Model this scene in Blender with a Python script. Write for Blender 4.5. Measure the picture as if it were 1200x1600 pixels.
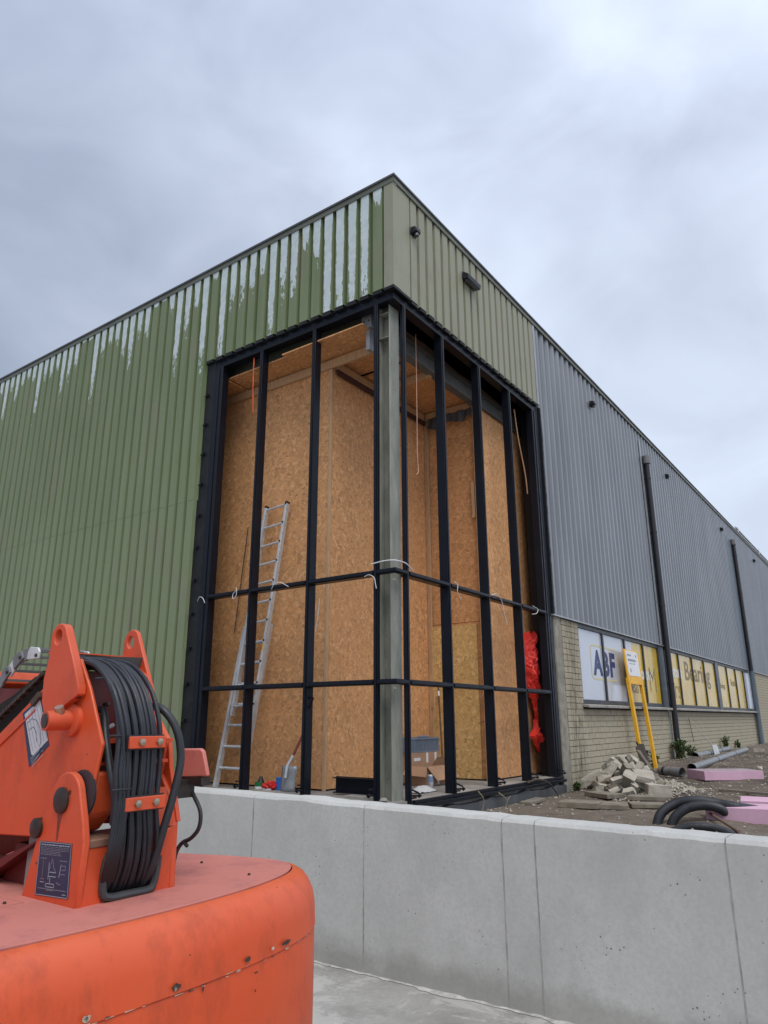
import bpy, bmesh, math, random
from mathutils import Vector, Matrix, noise
R = math.radians
rnd = random.Random(7)
for o in list(bpy.data.objects): bpy.data.objects.remove(o)
scene = bpy.context.scene
col = scene.collection

# ---------------------------------------------------------------- camera
cam_d = bpy.data.cameras.new('camera'); cam = bpy.data.objects.new('camera', cam_d); col.objects.link(cam)
yaw, pitch, roll = 0.6197, 0.2827, -0.0034
fw = Vector((-math.sin(yaw)*math.cos(pitch), math.cos(yaw)*math.cos(pitch), math.sin(pitch)))
rt = Vector((math.cos(yaw), math.sin(yaw), 0)); up = rt.cross(fw)
r2 = rt*math.cos(roll)+up*math.sin(roll); u2 = -rt*math.sin(roll)+up*math.cos(roll)
M = Matrix((r2, u2, -fw)).transposed().to_4x4(); M.translation = Vector((4.585, -6.645, 0.8425))
cam.matrix_world = M
cam_d.sensor_fit = 'VERTICAL'; cam_d.sensor_height = 24; cam_d.lens = 1117.9/1600*24
cam_d.clip_end = 3000; cam_d.clip_start = 0.05
scene.camera = cam

# ---------------------------------------------------------------- light and sky
SUN_EL, SUN_AZ = R(58), R(128)          # azimuth measured from +Y towards +X
world = bpy.data.worlds.new("World"); scene.world = world; world.use_nodes = True
nt = world.node_tree; nt.nodes.clear()
def wn(t, **k):
    n = nt.nodes.new(t)
    for a, b in k.items(): setattr(n, a, b)
    return n
out = wn('ShaderNodeOutputWorld'); bg = wn('ShaderNodeBackground'); bg.inputs[1].default_value = 0.1
sky = wn('ShaderNodeTexSky', sky_type='NISHITA'); sky.sun_disc = False; sky.sun_elevation = SUN_EL; sky.sun_rotation = SUN_AZ
sky.dust_density = 3
tc = wn('ShaderNodeTexCoord'); mp = wn('ShaderNodeMapping'); mp.inputs['Scale'].default_value = (1, 1, 1.45)
nt.links.new(tc.outputs['Generated'], mp.inputs[0])
n1 = wn('ShaderNodeTexNoise'); n1.inputs['Scale'].default_value = 1.5; n1.inputs['Detail'].default_value = 5; n1.inputs['Roughness'].default_value = 0.42
n1.inputs['Distortion'].default_value = 0.5
n2 = wn('ShaderNodeTexNoise'); n2.inputs['Scale'].default_value = 5.0; n2.inputs['Detail'].default_value = 8; n2.inputs['Roughness'].default_value = 0.5
n2.inputs['Distortion'].default_value = 0.6
mp.inputs['Location'].default_value = (0.35, 0.2, 0.1)
nt.links.new(mp.outputs[0], n1.inputs['Vector']); nt.links.new(mp.outputs[0], n2.inputs['Vector'])
def wmath(op, a, b=None, c=None):
    m = wn('ShaderNodeMath', operation=op)
    for i, v in enumerate((a, b, c)):
        if v is None: continue
        if isinstance(v, (int, float)): m.inputs[i].default_value = v
        else: nt.links.new(v, m.inputs[i])
    return m.outputs[0]
mixn = wmath('ADD', wmath('MULTIPLY', n1.outputs[0], 0.85), wmath('MULTIPLY', n2.outputs[0], 0.30))
# the cloud deck is thinner (brighter) towards the right of the building
dotn = wn('ShaderNodeVectorMath', operation='DOT_PRODUCT'); nt.links.new(tc.outputs['Generated'], dotn.inputs[0])
dotn.inputs[1].default_value = (0.80, 0.58, -0.75)
fac = wmath('ADD', mixn, wmath('MULTIPLY', wmath('SUBTRACT', dotn.outputs['Value'], -0.30), 0.22))
rp = wn('ShaderNodeValToRGB'); nt.links.new(wmath('SUBTRACT', fac, 0.075), rp.inputs[0])
e = rp.color_ramp; e.elements[0].position = 0.33; e.elements[0].color = (0.262, 0.305, 0.392, 1)
e.elements[1].position = 0.72; e.elements[1].color = (0.57, 0.635, 0.755, 1)
m_ = e.elements.new(0.5); m_.color = (0.375, 0.422, 0.52, 1)
# overcast luminance rises smoothly towards the zenith
sep = wn('ShaderNodeSeparateXYZ'); nt.links.new(tc.outputs['Generated'], sep.inputs[0])
zen = wmath('ADD', 0.95, wmath('MULTIPLY', wmath('POWER', wmath('MAXIMUM', sep.outputs[2], 0.0), 4.0), 1.0))
vm = wn('ShaderNodeVectorMath', operation='SCALE'); nt.links.new(rp.outputs[0], vm.inputs[0])
nt.links.new(wmath('MULTIPLY', zen, 10.0), vm.inputs['Scale'])
mx = wn('ShaderNodeMix', data_type='RGBA'); mx.inputs[0].default_value = 0.93
nt.links.new(sky.outputs[0], mx.inputs[6]); nt.links.new(vm.outputs[0], mx.inputs[7])
nt.links.new(mx.outputs[2], bg.inputs[0]); nt.links.new(bg.outputs[0], out.inputs[0])

sd = bpy.data.lights.new('sun', 'SUN'); so = bpy.data.objects.new('sun', sd); col.objects.link(so)
sd.energy = 1.4; sd.angle = R(35); sd.color = (1, 0.96, 0.9)
sdir = Vector((math.sin(SUN_AZ)*math.cos(SUN_EL), math.cos(SUN_AZ)*math.cos(SUN_EL), math.sin(SUN_EL)))
so.rotation_euler = sdir.to_track_quat('Z', 'Y').to_euler()
scene.view_settings.view_transform = 'Standard'; scene.view_settings.look = 'None'
scene.view_settings.gamma = 1; scene.view_settings.use_curve_mapping = False
scene.view_settings.exposure = 0.55
scene.render.engine = 'CYCLES'
scene.cycles.max_bounces = 8

# ---------------------------------------------------------------- material helper
class Mat:
    def __init__(s, name):
        s.m = bpy.data.materials.new(name); s.m.use_nodes = True; s.t = s.m.node_tree
        s.b = s.t.nodes['Principled BSDF']; s._tc = None
    def n(s, t, **k):
        n = s.t.nodes.new(t)
        for a, b in k.items(): setattr(n, a, b)
        return n
    def l(s, a, b): s.t.links.new(a, b)
    def co(s):
        if s._tc is None:
            g = s.n('ShaderNodeNewGeometry'); s._tc = g.outputs['Position']
        return s._tc
    def obj(s): return s.n('ShaderNodeTexCoord').outputs['Object']
    def map(s, v, scale=(1, 1, 1), rot=(0, 0, 0), loc=(0, 0, 0)):
        m = s.n('ShaderNodeMapping'); m.inputs['Scale'].default_value = scale; m.inputs['Rotation'].default_value = rot
        m.inputs['Location'].default_value = loc; s.l(v, m.inputs[0]); return m.outputs[0]
    def noise(s, v, scale, detail=4, rough=0.55, dist=0.0):
        n = s.n('ShaderNodeTexNoise'); n.inputs['Scale'].default_value = scale; n.inputs['Detail'].default_value = detail
        n.inputs['Roughness'].default_value = rough; n.inputs['Distortion'].default_value = dist; s.l(v, n.inputs['Vector']); return n.outputs[0]
    def voro(s, v, scale, feature='F1', out='Distance', rnd_=1.0):
        n = s.n('ShaderNodeTexVoronoi'); n.feature = feature; n.inputs['Scale'].default_value = scale
        n.inputs['Randomness'].default_value = rnd_; s.l(v, n.inputs['Vector']); return n.outputs[out]
    def ramp(s, v, stops, interp='LINEAR'):
        n = s.n('ShaderNodeValToRGB'); s.l(v, n.inputs[0]); cr = n.color_ramp; cr.interpolation = interp
        while len(cr.elements) < len(stops): cr.elements.new(0.5)
        for e_, (p, c) in zip(cr.elements, stops):
            e_.position = p; e_.color = (c, c, c, 1) if isinstance(c, (int, float)) else (*c, 1)
        return n.outputs[0]
    def math(s, op, a, b=None, clamp=False):
        m = s.n('ShaderNodeMath', operation=op); m.use_clamp = clamp
        for i, v in enumerate((a, b)):
            if v is None: continue
            if isinstance(v, (int, float)): m.inputs[i].default_value = v
            else: s.l(v, m.inputs[i])
        return m.outputs[0]
    def mix(s, f, a, b, mode='MIX'):
        m = s.n('ShaderNodeMix', data_type='RGBA', blend_type=mode)
        for i, v in ((0, f), (6, a), (7, b)):
            if isinstance(v, (int, float)): m.inputs[i].default_value = v
            elif isinstance(v, tuple): m.inputs[i].default_value = (*v, 1)
            else: s.l(v, m.inputs[i])
        return m.outputs[2]
    def sep(s, v):
        n = s.n('ShaderNodeSeparateXYZ'); s.l(v, n.inputs[0]); return n.outputs
    def rand(s):
        return s.n('ShaderNodeObjectInfo').outputs['Random']
    def col(s, v):
        i = s.b.inputs['Base Color']
        if isinstance(v, tuple): i.default_value = (*v, 1)
        else: s.l(v, i)
    def rough(s, v):
        i = s.b.inputs['Roughness']
        if isinstance(v, (int, float)): i.default_value = v
        else: s.l(v, i)
    def metal(s, v): s.b.inputs['Metallic'].default_value = v
    def bump(s, h, strength=0.3, dist=0.01):
        b = s.n('ShaderNodeBump'); b.inputs['Strength'].default_value = strength; b.inputs['Distance'].default_value = dist
        s.l(h, b.inputs['Height']); s.l(b.outputs[0], s.b.inputs['Normal'])

def plain(name, c, rough=0.5, metal=0.0, var=0.15, scale=8, bump=0.0, objc=False, bscale=60):
    m = Mat(name); v = m.obj() if objc else m.co()
    n = m.noise(v, scale, 6, 0.6)
    lo = tuple(x*(1-var) for x in c); hi = tuple(min(1, x*(1+var)) for x in c)
    m.col(m.ramp(n, [(0.3, lo), (0.7, hi)])); m.metal(metal)
    m.rough(m.ramp(m.noise(v, scale*2.3, 4), [(0.3, max(0, rough-0.08)), (0.7, min(1, rough+0.08))]))
    if bump: m.bump(m.noise(v, bscale, 5), bump, 0.004)
    return m.m

MT = {}
def mk_green(name, base, dusty, peel=True):
    m = Mat(name); p = m.co()
    st = m.map(p, (5, 5, 0.35)); n = m.noise(st, 1.6, 6, 0.6)
    big = m.noise(p, 0.35, 4, 0.5)
    c = m.mix(m.ramp(n, [(0.35, 0.0), (0.75, 0.55)]), base, dusty)
    c = m.mix(m.ramp(big, [(0.35, 0.0), (0.7, 0.4)]), c, dusty)
    if peel: c = m.mix(m.math('MULTIPLY', m.math('SUBTRACT', 1.0, m.math('MULTIPLY', m.sep(p)[2], 0.155), True), 0.75), c, tuple(x*1.12 for x in dusty))  # paler towards the ground: reflected light painted into the colour, over the dusty tone
    # grime streaks
    g = m.ramp(m.noise(m.map(p, (14, 14, 0.7)), 1.2, 5, 0.65), [(0.56, 0.0), (0.8, 0.4)])
    c = m.mix(g, c, tuple(x*0.55 for x in base))
    c = m.mix(m.ramp(m.noise(m.map(p, (1, 1, 0.8), loc=(3, 1, 2)), 1.3, 6, 0.7), [(0.54, 0.0), (0.68, 0.5)]), c, (0.22, 0.19, 0.14))
    if peel:
        at = m.n('ShaderNodeAttribute'); at.attribute_name = 'peel'
        z = m.sep(p)[2]; d = m.math('SUBTRACT', 7.80, z)
        jag = m.noise(m.map(p, (1.0, 1.0, 0.3)), 30, 3, 0.7)
        jag2 = m.noise(m.map(p, (1, 1, 0.45)), 8, 4, 0.6)
        sh = m.math('ADD', m.math('MULTIPLY', m.math('SUBTRACT', jag, 0.5), 1.9), m.math('MULTIPLY', m.math('SUBTRACT', jag2, 0.5), 0.9))
        au = m.n('ShaderNodeAttribute'); au.attribute_name = 'across'
        side = m.math('ABSOLUTE', m.math('SUBTRACT', m.math('MULTIPLY', m.math('ADD', au.outputs['Fac'], m.math('MULTIPLY', m.math('SUBTRACT', jag2, 0.5), 0.25)), 2.0), 1.0))
        side = m.math('MULTIPLY', m.math('POWER', side, 5.0), 1.5)
        L = m.math('MULTIPLY', at.outputs['Fac'], m.math('SUBTRACT', m.math('ADD', 1.05, sh), side))
        pe = m.math('GREATER_THAN', m.math('SUBTRACT', L, d), 0.0)
        nz = m.math('GREATER_THAN', at.outputs['Fac'], 0.02)
        pe = m.math('MULTIPLY', pe, nz)
        prim = m.ramp(m.noise(p, 9, 3), [(0.3, (0.46, 0.53, 0.54)), (0.7, (0.58, 0.65, 0.66))])
        c = m.mix(pe, c, prim)
        m.bump(m.math('SUBTRACT', m.math('MULTIPLY', m.noise(p, 1.5, 2), 0.4), pe), 0.35, 0.003)
    else:
        m.bump(m.noise(m.map(p, (1, 1, 0.3)), 2.2, 3), 0.25, 0.01)
    m.col(c); m.rough(m.ramp(n, [(0.2, 0.42), (0.8, 0.6)]))
    return m.m
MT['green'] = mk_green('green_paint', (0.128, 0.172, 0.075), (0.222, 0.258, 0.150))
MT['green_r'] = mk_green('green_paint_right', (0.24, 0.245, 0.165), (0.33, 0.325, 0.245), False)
m = Mat('grey_coated_steel'); p = m.co()
m.col(m.ramp(m.noise(m.map(p, (1, 1, 0.3)), 1.2, 5), [(0.3, (0.185, 0.197, 0.215)), (0.7, (0.25, 0.265, 0.285))])); m.rough(0.33); m.metal(0.35)
m.bump(m.noise(m.map(p, (1, 1, 0.25)), 1.6, 3), 0.2, 0.012); MT['grey'] = m.m
MT['black'] = plain('black_steel', (0.007, 0.009, 0.015), 0.36, 0.0, 0.2, 3, 0.05)
MT['blackm'] = plain('black_membrane', (0.016, 0.017, 0.019), 0.5, 0, 0.3, 6, 0.4, bscale=25)
MT['dark'] = plain('dark_void', (0.012, 0.011, 0.010), 0.9, 0, 0.2, 2)
MT['trim'] = plain('dark_green_trim', (0.12, 0.13, 0.10), 0.45, 0, 0.2, 3)
MT['trimg'] = plain('dark_grey_trim', (0.075, 0.08, 0.085), 0.45, 0, 0.2, 3)
MT['strip'] = plain('silver_cover_strip', (0.34, 0.36, 0.38), 0.35, 0.3, 0.15, 3)
MT['pipe'] = plain('black_drainpipe', (0.018, 0.018, 0.022), 0.4, 0, 0.2, 4)
MT['pipecap'] = plain('grey_pvc', (0.16, 0.16, 0.165), 0.45, 0, 0.15, 6)
MT['pipeblue'] = plain('blue_grey_pvc', (0.10, 0.13, 0.16), 0.45, 0, 0.15, 6)
MT['membrane'] = plain('grey_plinth_render', (0.075, 0.08, 0.085), 0.75, 0, 0.3, 5, 0.4)
MT['lamp'] = plain('lamp_housing', (0.012, 0.013, 0.018), 0.35, 0, 0.2, 10)
MT['lens'] = plain('lamp_lens', (0.10, 0.11, 0.12), 0.15, 0, 0.2, 10)
for k_ in ('black', 'blackm'): MT[k_].node_tree.nodes['Principled BSDF'].inputs['Specular IOR Level'].default_value = 0.22
# green-grey galvanised column
m = Mat('painted_column'); p = m.co()
c = m.ramp(m.noise(m.map(p, (3, 3, 0.8)), 3, 6, 0.6), [(0.3, (0.19, 0.20, 0.165)), (0.7, (0.33, 0.335, 0.285))])
c = m.mix(m.ramp(m.noise(m.map(p, (8, 8, 2.5)), 2.5, 5, 0.7), [(0.60, 0.0), (0.68, 0.6)]), c, (0.35, 0.35, 0.31))
c = m.mix(m.ramp(m.noise(m.map(p, (6, 6, 16)), 1.3, 4, 0.7), [(0.66, 0.0), (0.72, 0.8)]), c, (0.06, 0.055, 0.045))
m.col(c); m.rough(0.5); m.bump(m.noise(p, 14, 4), 0.15, 0.004); MT['column'] = m.m
MT['beam'] = plain('grey_steel_beam', (0.11, 0.115, 0.11), 0.6, 0, 0.25, 4, 0.1)
MT['redsteel'] = plain('primer_red_steel', (0.06, 0.02, 0.018), 0.6, 0, 0.3, 6, 0.1)
# OSB
def osb(name, tint, rot=0.0):
    m = Mat(name); p = m.co(); nrm = None
    ob = m.obj()
    rnd_ = m.rand()
    wv = m.n('ShaderNodeTexNoise'); wv.inputs['Scale'].default_value = 7; wv.inputs['Detail'].default_value = 2; m.l(ob, wv.inputs['Vector'])
    wsub = m.n('ShaderNodeVectorMath', operation='SUBTRACT'); m.l(wv.outputs['Color'], wsub.inputs[0]); wsub.inputs[1].default_value = (.5, .5, .5)
    ws = m.n('ShaderNodeVectorMath', operation='SCALE'); m.l(wsub.outputs[0], ws.inputs[0]); ws.inputs['Scale'].default_value = 0.12
    wa = m.n('ShaderNodeVectorMath', operation='ADD'); m.l(ob, wa.inputs[0]); m.l(ws.outputs[0], wa.inputs[1])
    w = wa.outputs[0]
    def layer(ax, sc, stretch):
        v = m.map(w, (1, 1, 1), rot=ax)
        v = m.map(v, (stretch[0], stretch[1], stretch[2]))
        cc = m.voro(v, sc, 'F1', 'Color'); s_ = m.sep(cc)
        return s_[0]
    a = layer((R(25), R(25), R(20)), 1.0, (26, 26, 8.5))
    b = layer((R(-40), R(-35), R(-25)), 1.0, (30, 30, 9))
    c_ = layer((R(75), R(80), R(60)), 1.0, (28, 28, 10))
    sel = m.noise(w, 16, 3, 0.6)
    v1 = m.mix(m.ramp(sel, [(0.45, 0.0), (0.5, 1.0)]), a, b)
    sel2 = m.noise(m.map(w, loc=(5, 3, 1)), 13, 3, 0.6)
    v2 = m.mix(m.ramp(sel2, [(0.52, 0.0), (0.56, 1.0)]), v1, c_)
    bwv = m.n('ShaderNodeRGBToBW'); m.l(v2, bwv.inputs[0]); val = bwv.outputs[0]
    t = tint
    cr = m.ramp(val, [(0.0, tuple(x*0.45 for x in t)), (0.14, tuple(x*0.72 for x in t)), (0.5, t), (0.80, tuple(x*1.15 for x in t)), (0.93, (t[0]*1.35, t[1]*1.55, t[2]*1.9))])
    fine = m.noise(m.map(w, (60, 60, 14), rot=(.4, .3, .2)), 1.0, 4, 0.7)
    cr = m.mix(0.32, cr, m.ramp(fine, [(0.3, tuple(x*0.68 for x in t)), (0.7, tuple(x*1.25 for x in t))]))
    big = m.noise(p, 0.7, 3, 0.5)
    cr = m.mix(m.ramp(big, [(0.35, 0.0), (0.7, 0.22)]), cr, tuple(x*0.7 for x in t))
    cr = m.mix(m.math('MULTIPLY', rnd_, 0.18), cr, tuple(x*0.82 for x in t))
    m.col(cr); m.rough(0.72); m.bump(val, 0.25, 0.002)
    return m.m
MT['osb'] = osb('osb_board', (0.67, 0.335, 0.138))
MT['osbl'] = osb('osb_board_light', (0.72, 0.45, 0.17))
def timber(name, c):
    m = Mat(name); ob = m.obj()
    g = m.noise(m.map(ob, (30, 30, 3)), 2, 5, 0.6, 0.4)
    cc = m.ramp(g, [(0.3, tuple(x*0.75 for x in c)), (0.7, tuple(min(1, x*1.15) for x in c))])
    kn = m.voro(m.map(ob, (6, 6, 2)), 1.0); cc = m.mix(m.ramp(kn, [(0.05, 0.7), (0.10, 0.0)]), cc, (0.16, 0.075, 0.03))
    m.col(cc); m.rough(0.65); m.bump(g, 0.15, 0.002); return m.m
MT['wood'] = timber('spruce_timber', (0.56, 0.35, 0.19))
MT['oldwood'] = timber('weathered_lath', (0.20, 0.17, 0.14))
# bricks
m = Mat('sand_lime_brick'); p = m.co(); r_ = m.rand()
sp = m.sep(p)
c = m.ramp(m.noise(p, 22, 6, 0.65), [(0.3, (0.33, 0.29, 0.205)), (0.7, (0.46, 0.41, 0.30))])
c = m.mix(m.math('MULTIPLY', r_, 0.5), c, (0.43, 0.38, 0.28))
dk = m.noise(m.map(p, (1, 2.2, 0.5)), 1.7, 6, 0.65)
c = m.mix(m.ramp(dk, [(0.58, 0.0), (0.76, 0.5)]), c, (0.12, 0.10, 0.07))
# algae streak below the window corner
band = m.math('MULTIPLY', m.math('SUBTRACT', 1.0, m.math('MULTIPLY', m.math('ABSOLUTE', m.math('SUBTRACT', sp[1], 5.25)), 2.4), True), m.ramp(m.noise(m.map(p, (1, 5, 0.7)), 3, 6, 0.7), [(0.42, 0.0), (0.62, 0.95)]))
c = m.mix(band, c, (0.06, 0.05, 0.035))
m.col(c); m.rough(0.85); m.bump(m.noise(p, 60, 5, 0.7), 0.5, 0.004); MT['brick'] = m.m
MT['mortar'] = plain('mortar', (0.20, 0.18, 0.145), 0.95, 0, 0.35, 12, 0.5)
MT['pier'] = plain('rough_cement_edge', (0.27, 0.25, 0.205), 0.95, 0, 0.3, 7, 0.9, bscale=30)
MT['sill'] = plain('stone_sill', (0.30, 0.29, 0.26), 0.8, 0, 0.3, 6, 0.3)
MT['winframe'] = plain('anthracite_frame', (0.025, 0.028, 0.033), 0.4, 0, 0.2, 5)
MT['winpost'] = plain('grey_window_post', (0.065, 0.075, 0.085), 0.4, 0, 0.2, 5)
# concrete
def conc(name, a, b, holes=True, stain=0.3, wet=False):
    m = Mat(name); p = m.co()
    c = m.ramp(m.noise(p, 1.1, 8, 0.6, 0.3), [(0.3, a), (0.7, b)])
    c = m.mix(m.ramp(m.noise(m.map(p, (1, 1, 0.6), loc=(2, 7, 1)), 3.2, 7, 0.68), [(0.45, 0.0), (0.75, stain)]), c, tuple(x*0.6 for x in a))
    c = m.mix(m.ramp(m.noise(p, 45, 4, 0.7), [(0.35, 0.35), (0.6, 0.0)]), c, tuple(x*0.8 for x in a))
    if not holes:
        c = m.mix(m.ramp(m.noise(m.map(p, loc=(5, 2, 0)), 1.6, 9, 0.72, 0.6), [(0.50, 0.0), (0.55, 0.55)]), c, tuple(x*1.18 for x in b))
        c = m.mix(m.ramp(m.voro(m.map(m.n('ShaderNodeNewGeometry').outputs['Position'], (1, 1, 1)), 0.9, 'DISTANCE_TO_EDGE'), [(0.0, 0.5), (0.006, 0.0)]), c, tuple(x*0.55 for x in a)) if wet else c
    h = m.noise(p, 30, 5, 0.7)
    if holes:
        d = m.voro(p, 9.0); sz = m.noise(p, 6, 2)
        hole = m.math('LESS_THAN', d, m.math('MULTIPLY', m.math('SUBTRACT', sz, 0.49, True), 0.28))
        d2 = m.voro(m.map(p, loc=(3, 3, 3)), 30.0); hole2 = m.math('LESS_THAN', d2, m.math('MULTIPLY', m.math('SUBTRACT', m.noise(m.map(p, loc=(9, 1, 4)), 4, 2), 0.46, True), 0.62))
        hh = m.math('MAXIMUM', hole, hole2)
        c = m.mix(m.math('MULTIPLY', hh, 0.8), c, (0.07, 0.068, 0.06))
        h = m.math('SUBTRACT', m.math('MULTIPLY', h, 0.25), hh)
        # damp foot of the wall
        z = m.sep(p)[2]
        ft = m.math('MULTIPLY', m.ramp(m.math('ADD', z, m.math('MULTIPLY', m.noise(m.map(p, (3, 3, 1)), 2, 6), 0.35)), [(0.0, 1.0), (0.02, 0.0)]), 0.0)
        low = m.math('SUBTRACT', m.math('MULTIPLY', m.noise(m.map(p, (1, 1, 1)), 2.5, 6, 0.7), 0.42), m.math('ADD', z, 0.76))
        c = m.mix(m.math('MULTIPLY', m.math('MULTIPLY', low, 9.0, True), 0.4), c, (0.16, 0.155, 0.12))
    m.col(c); m.rough(0.82); m.bump(h, 0.4, 0.006)
    return m.m
MT['concrete'] = conc('formed_concrete', (0.45, 0.45, 0.425), (0.56, 0.56, 0.53))
MT['slabfloor'] = conc('wet_yard_concrete', (0.27, 0.26, 0.235), (0.42, 0.41, 0.38), False, 0.85)
MT['concfloor'] = conc('screed', (0.22, 0.205, 0.185), (0.30, 0.285, 0.26), False, 0.4)
MT['seam'] = plain('joint_stain', (0.33, 0.32, 0.295), 0.9, 0, 0.35, 10, 0.4)
# soil
m = Mat('sandy_soil'); p = m.co()
c = m.ramp(m.noise(p, 1.1, 8, 0.65), [(0.38, (0.07, 0.05, 0.038)), (0.62, (0.20, 0.16, 0.12))])
sp = m.sep(p)
near = m.math('MULTIPLY', m.math('SUBTRACT', 5.6, m.math('ADD', sp[1], m.math('MULTIPLY', m.noise(p, 1.5, 5), 2.0))), 0.8, True)
c = m.mix(m.math('MULTIPLY', near, 0.85), c, m.ramp(m.noise(p, 6, 7, 0.7), [(0.3, (0.13, 0.10, 0.075)), (0.7, (0.29, 0.24, 0.18))]))
c = m.mix(m.ramp(m.noise(p, 55, 5, 0.75), [(0.35, 0.6), (0.6, 0.0)]), c, (0.07, 0.055, 0.042))
m.col(c); m.rough(0.95); m.bump(m.noise(p, 22, 8, 0.75), 1.0, 0.03); MT['soil'] = m.m
MT['block'] = plain('broken_block', (0.42, 0.39, 0.32), 0.92, 0, 0.32, 9, 0.6)
m = Mat('broken_block_mixed'); p = m.co()
c_ = m.ramp(m.noise(p, 9, 6, 0.6), [(0.3, (0.38, 0.35, 0.29)), (0.7, (0.58, 0.55, 0.47))])
c_ = m.mix(m.math('MULTIPLY', m.rand(), 0.6), c_, (0.26, 0.225, 0.175)); c_ = m.mix(m.ramp(m.noise(p, 5, 6, 0.7), [(0.55, 0.0), (0.7, 0.5)]), c_, (0.17, 0.135, 0.10))
m.col(c_); m.rough(0.93); m.bump(m.noise(p, 60, 5, 0.7), 0.7, 0.005); MT['block'] = m.m
MT['blockd'] = plain('broken_block_grey', (0.24, 0.215, 0.175), 0.92, 0, 0.3, 9, 0.6)
MT['slab'] = plain('paving_slab', (0.20, 0.175, 0.135), 0.92, 0, 0.35, 7, 0.5)
MT['pink'] = plain('pink_insulation_foam', (0.60, 0.37, 0.48), 0.7, 0, 0.10, 4, 0.2, bscale=15)
MT['pinkd'] = plain('dirty_foam_face', (0.33, 0.26, 0.29), 0.8, 0, 0.3, 6, 0.2)
MT['rubber'] = plain('black_rubber', (0.022, 0.024, 0.029), 0.5, 0, 0.3, 12, 0.1)
MT['hose'] = plain('hydraulic_hose', (0.016, 0.018, 0.024), 0.45, 0, 0.5, 10, 0.15, bscale=90)
MT['yellow'] = plain('yellow_painted_wood', (0.80, 0.42, 0.015), 0.5, 0, 0.12, 7, 0.1)
MT['white'] = plain('white_plastic', (0.72, 0.73, 0.74), 0.5, 0, 0.06, 7)
MT['rust'] = plain('rusty_steel', (0.055, 0.038, 0.028), 0.8, 0, 0.4, 14, 0.4)
MT['alu'] = plain('worn_aluminium', (0.58, 0.59, 0.60), 0.45, 0.25, 0.15, 12, 0.1)
MT['galv'] = plain('galvanised_steel', (0.33, 0.34, 0.35), 0.42, 0.4, 0.2, 12, 0.1)
MT['galvd'] = plain('dull_grey_pipe', (0.17, 0.175, 0.18), 0.4, 0.1, 0.25, 9, 0.1)
MT['red'] = plain('red_fabric', (0.74, 0.032, 0.02), 0.5, 0, 0.15, 5, 0.1)
MT['orangestrap'] = plain('orange_strap', (0.85, 0.14, 0.03), 0.6, 0, 0.1, 5)
MT['cord'] = plain('pale_cord', (0.62, 0.36, 0.26), 0.8, 0, 0.1, 5)
MT['card'] = plain('cardboard', (0.40, 0.235, 0.14), 0.8, 0, 0.1, 6)
MT['cardd'] = plain('cardboard_inside', (0.26, 0.15, 0.085), 0.85, 0, 0.1, 6)
MT['crate'] = plain('blue_grey_plastic', (0.17, 0.205, 0.26), 0.5, 0, 0.12, 6)
MT['blue'] = plain('blue_plastic', (0.012, 0.16, 0.55), 0.35, 0, 0.1, 6)
MT['redp'] = plain('red_plastic', (0.55, 0.02, 0.02), 0.35, 0, 0.1, 6)
MT['greenp'] = plain('green_tin', (0.02, 0.16, 0.05), 0.35, 0, 0.1, 6)
MT['leaf'] = plain('leaf', (0.06, 0.12, 0.03), 0.6, 0, 0.5, 9)
MT['leafd'] = plain('leaf_shaded', (0.035, 0.075, 0.022), 0.6, 0, 0.5, 9)
MT['straw'] = plain('dry_stem', (0.30, 0.24, 0.15), 0.8, 0, 0.3, 9)
MT['pebble'] = plain('rubble_crumb', (0.33, 0.30, 0.25), 0.95, 0, 0.4, 6)
MT['film_w'] = plain('white_window_film', (0.52, 0.56, 0.63), 0.22, 0, 0.06, 1.2)
MT['film_y'] = plain('yellow_window_film', (0.62, 0.41, 0.025), 0.25, 0, 0.14, 1.2)
MT['navy'] = plain('navy_print', (0.018, 0.035, 0.14), 0.4, 0, 0.05, 5)
MT['goldp'] = plain('pale_gold_print', (0.62, 0.55, 0.30), 0.4, 0, 0.05, 5)
MT['whitep'] = plain('white_print', (0.72, 0.70, 0.62), 0.4, 0, 0.05, 5)
MT['brownp'] = plain('brown_print', (0.20, 0.135, 0.03), 0.4, 0, 0.05, 5)
MT['thinp'] = plain('thin_brown_print', (0.27, 0.19, 0.05), 0.4, 0, 0.05, 5)
for k_ in ('film_w', 'film_y'):
    b_ = MT[k_].node_tree.nodes['Principled BSDF']; b_.inputs['Coat Weight'].default_value = 0.35; b_.inputs['Coat Roughness'].default_value = 0.05
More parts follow.
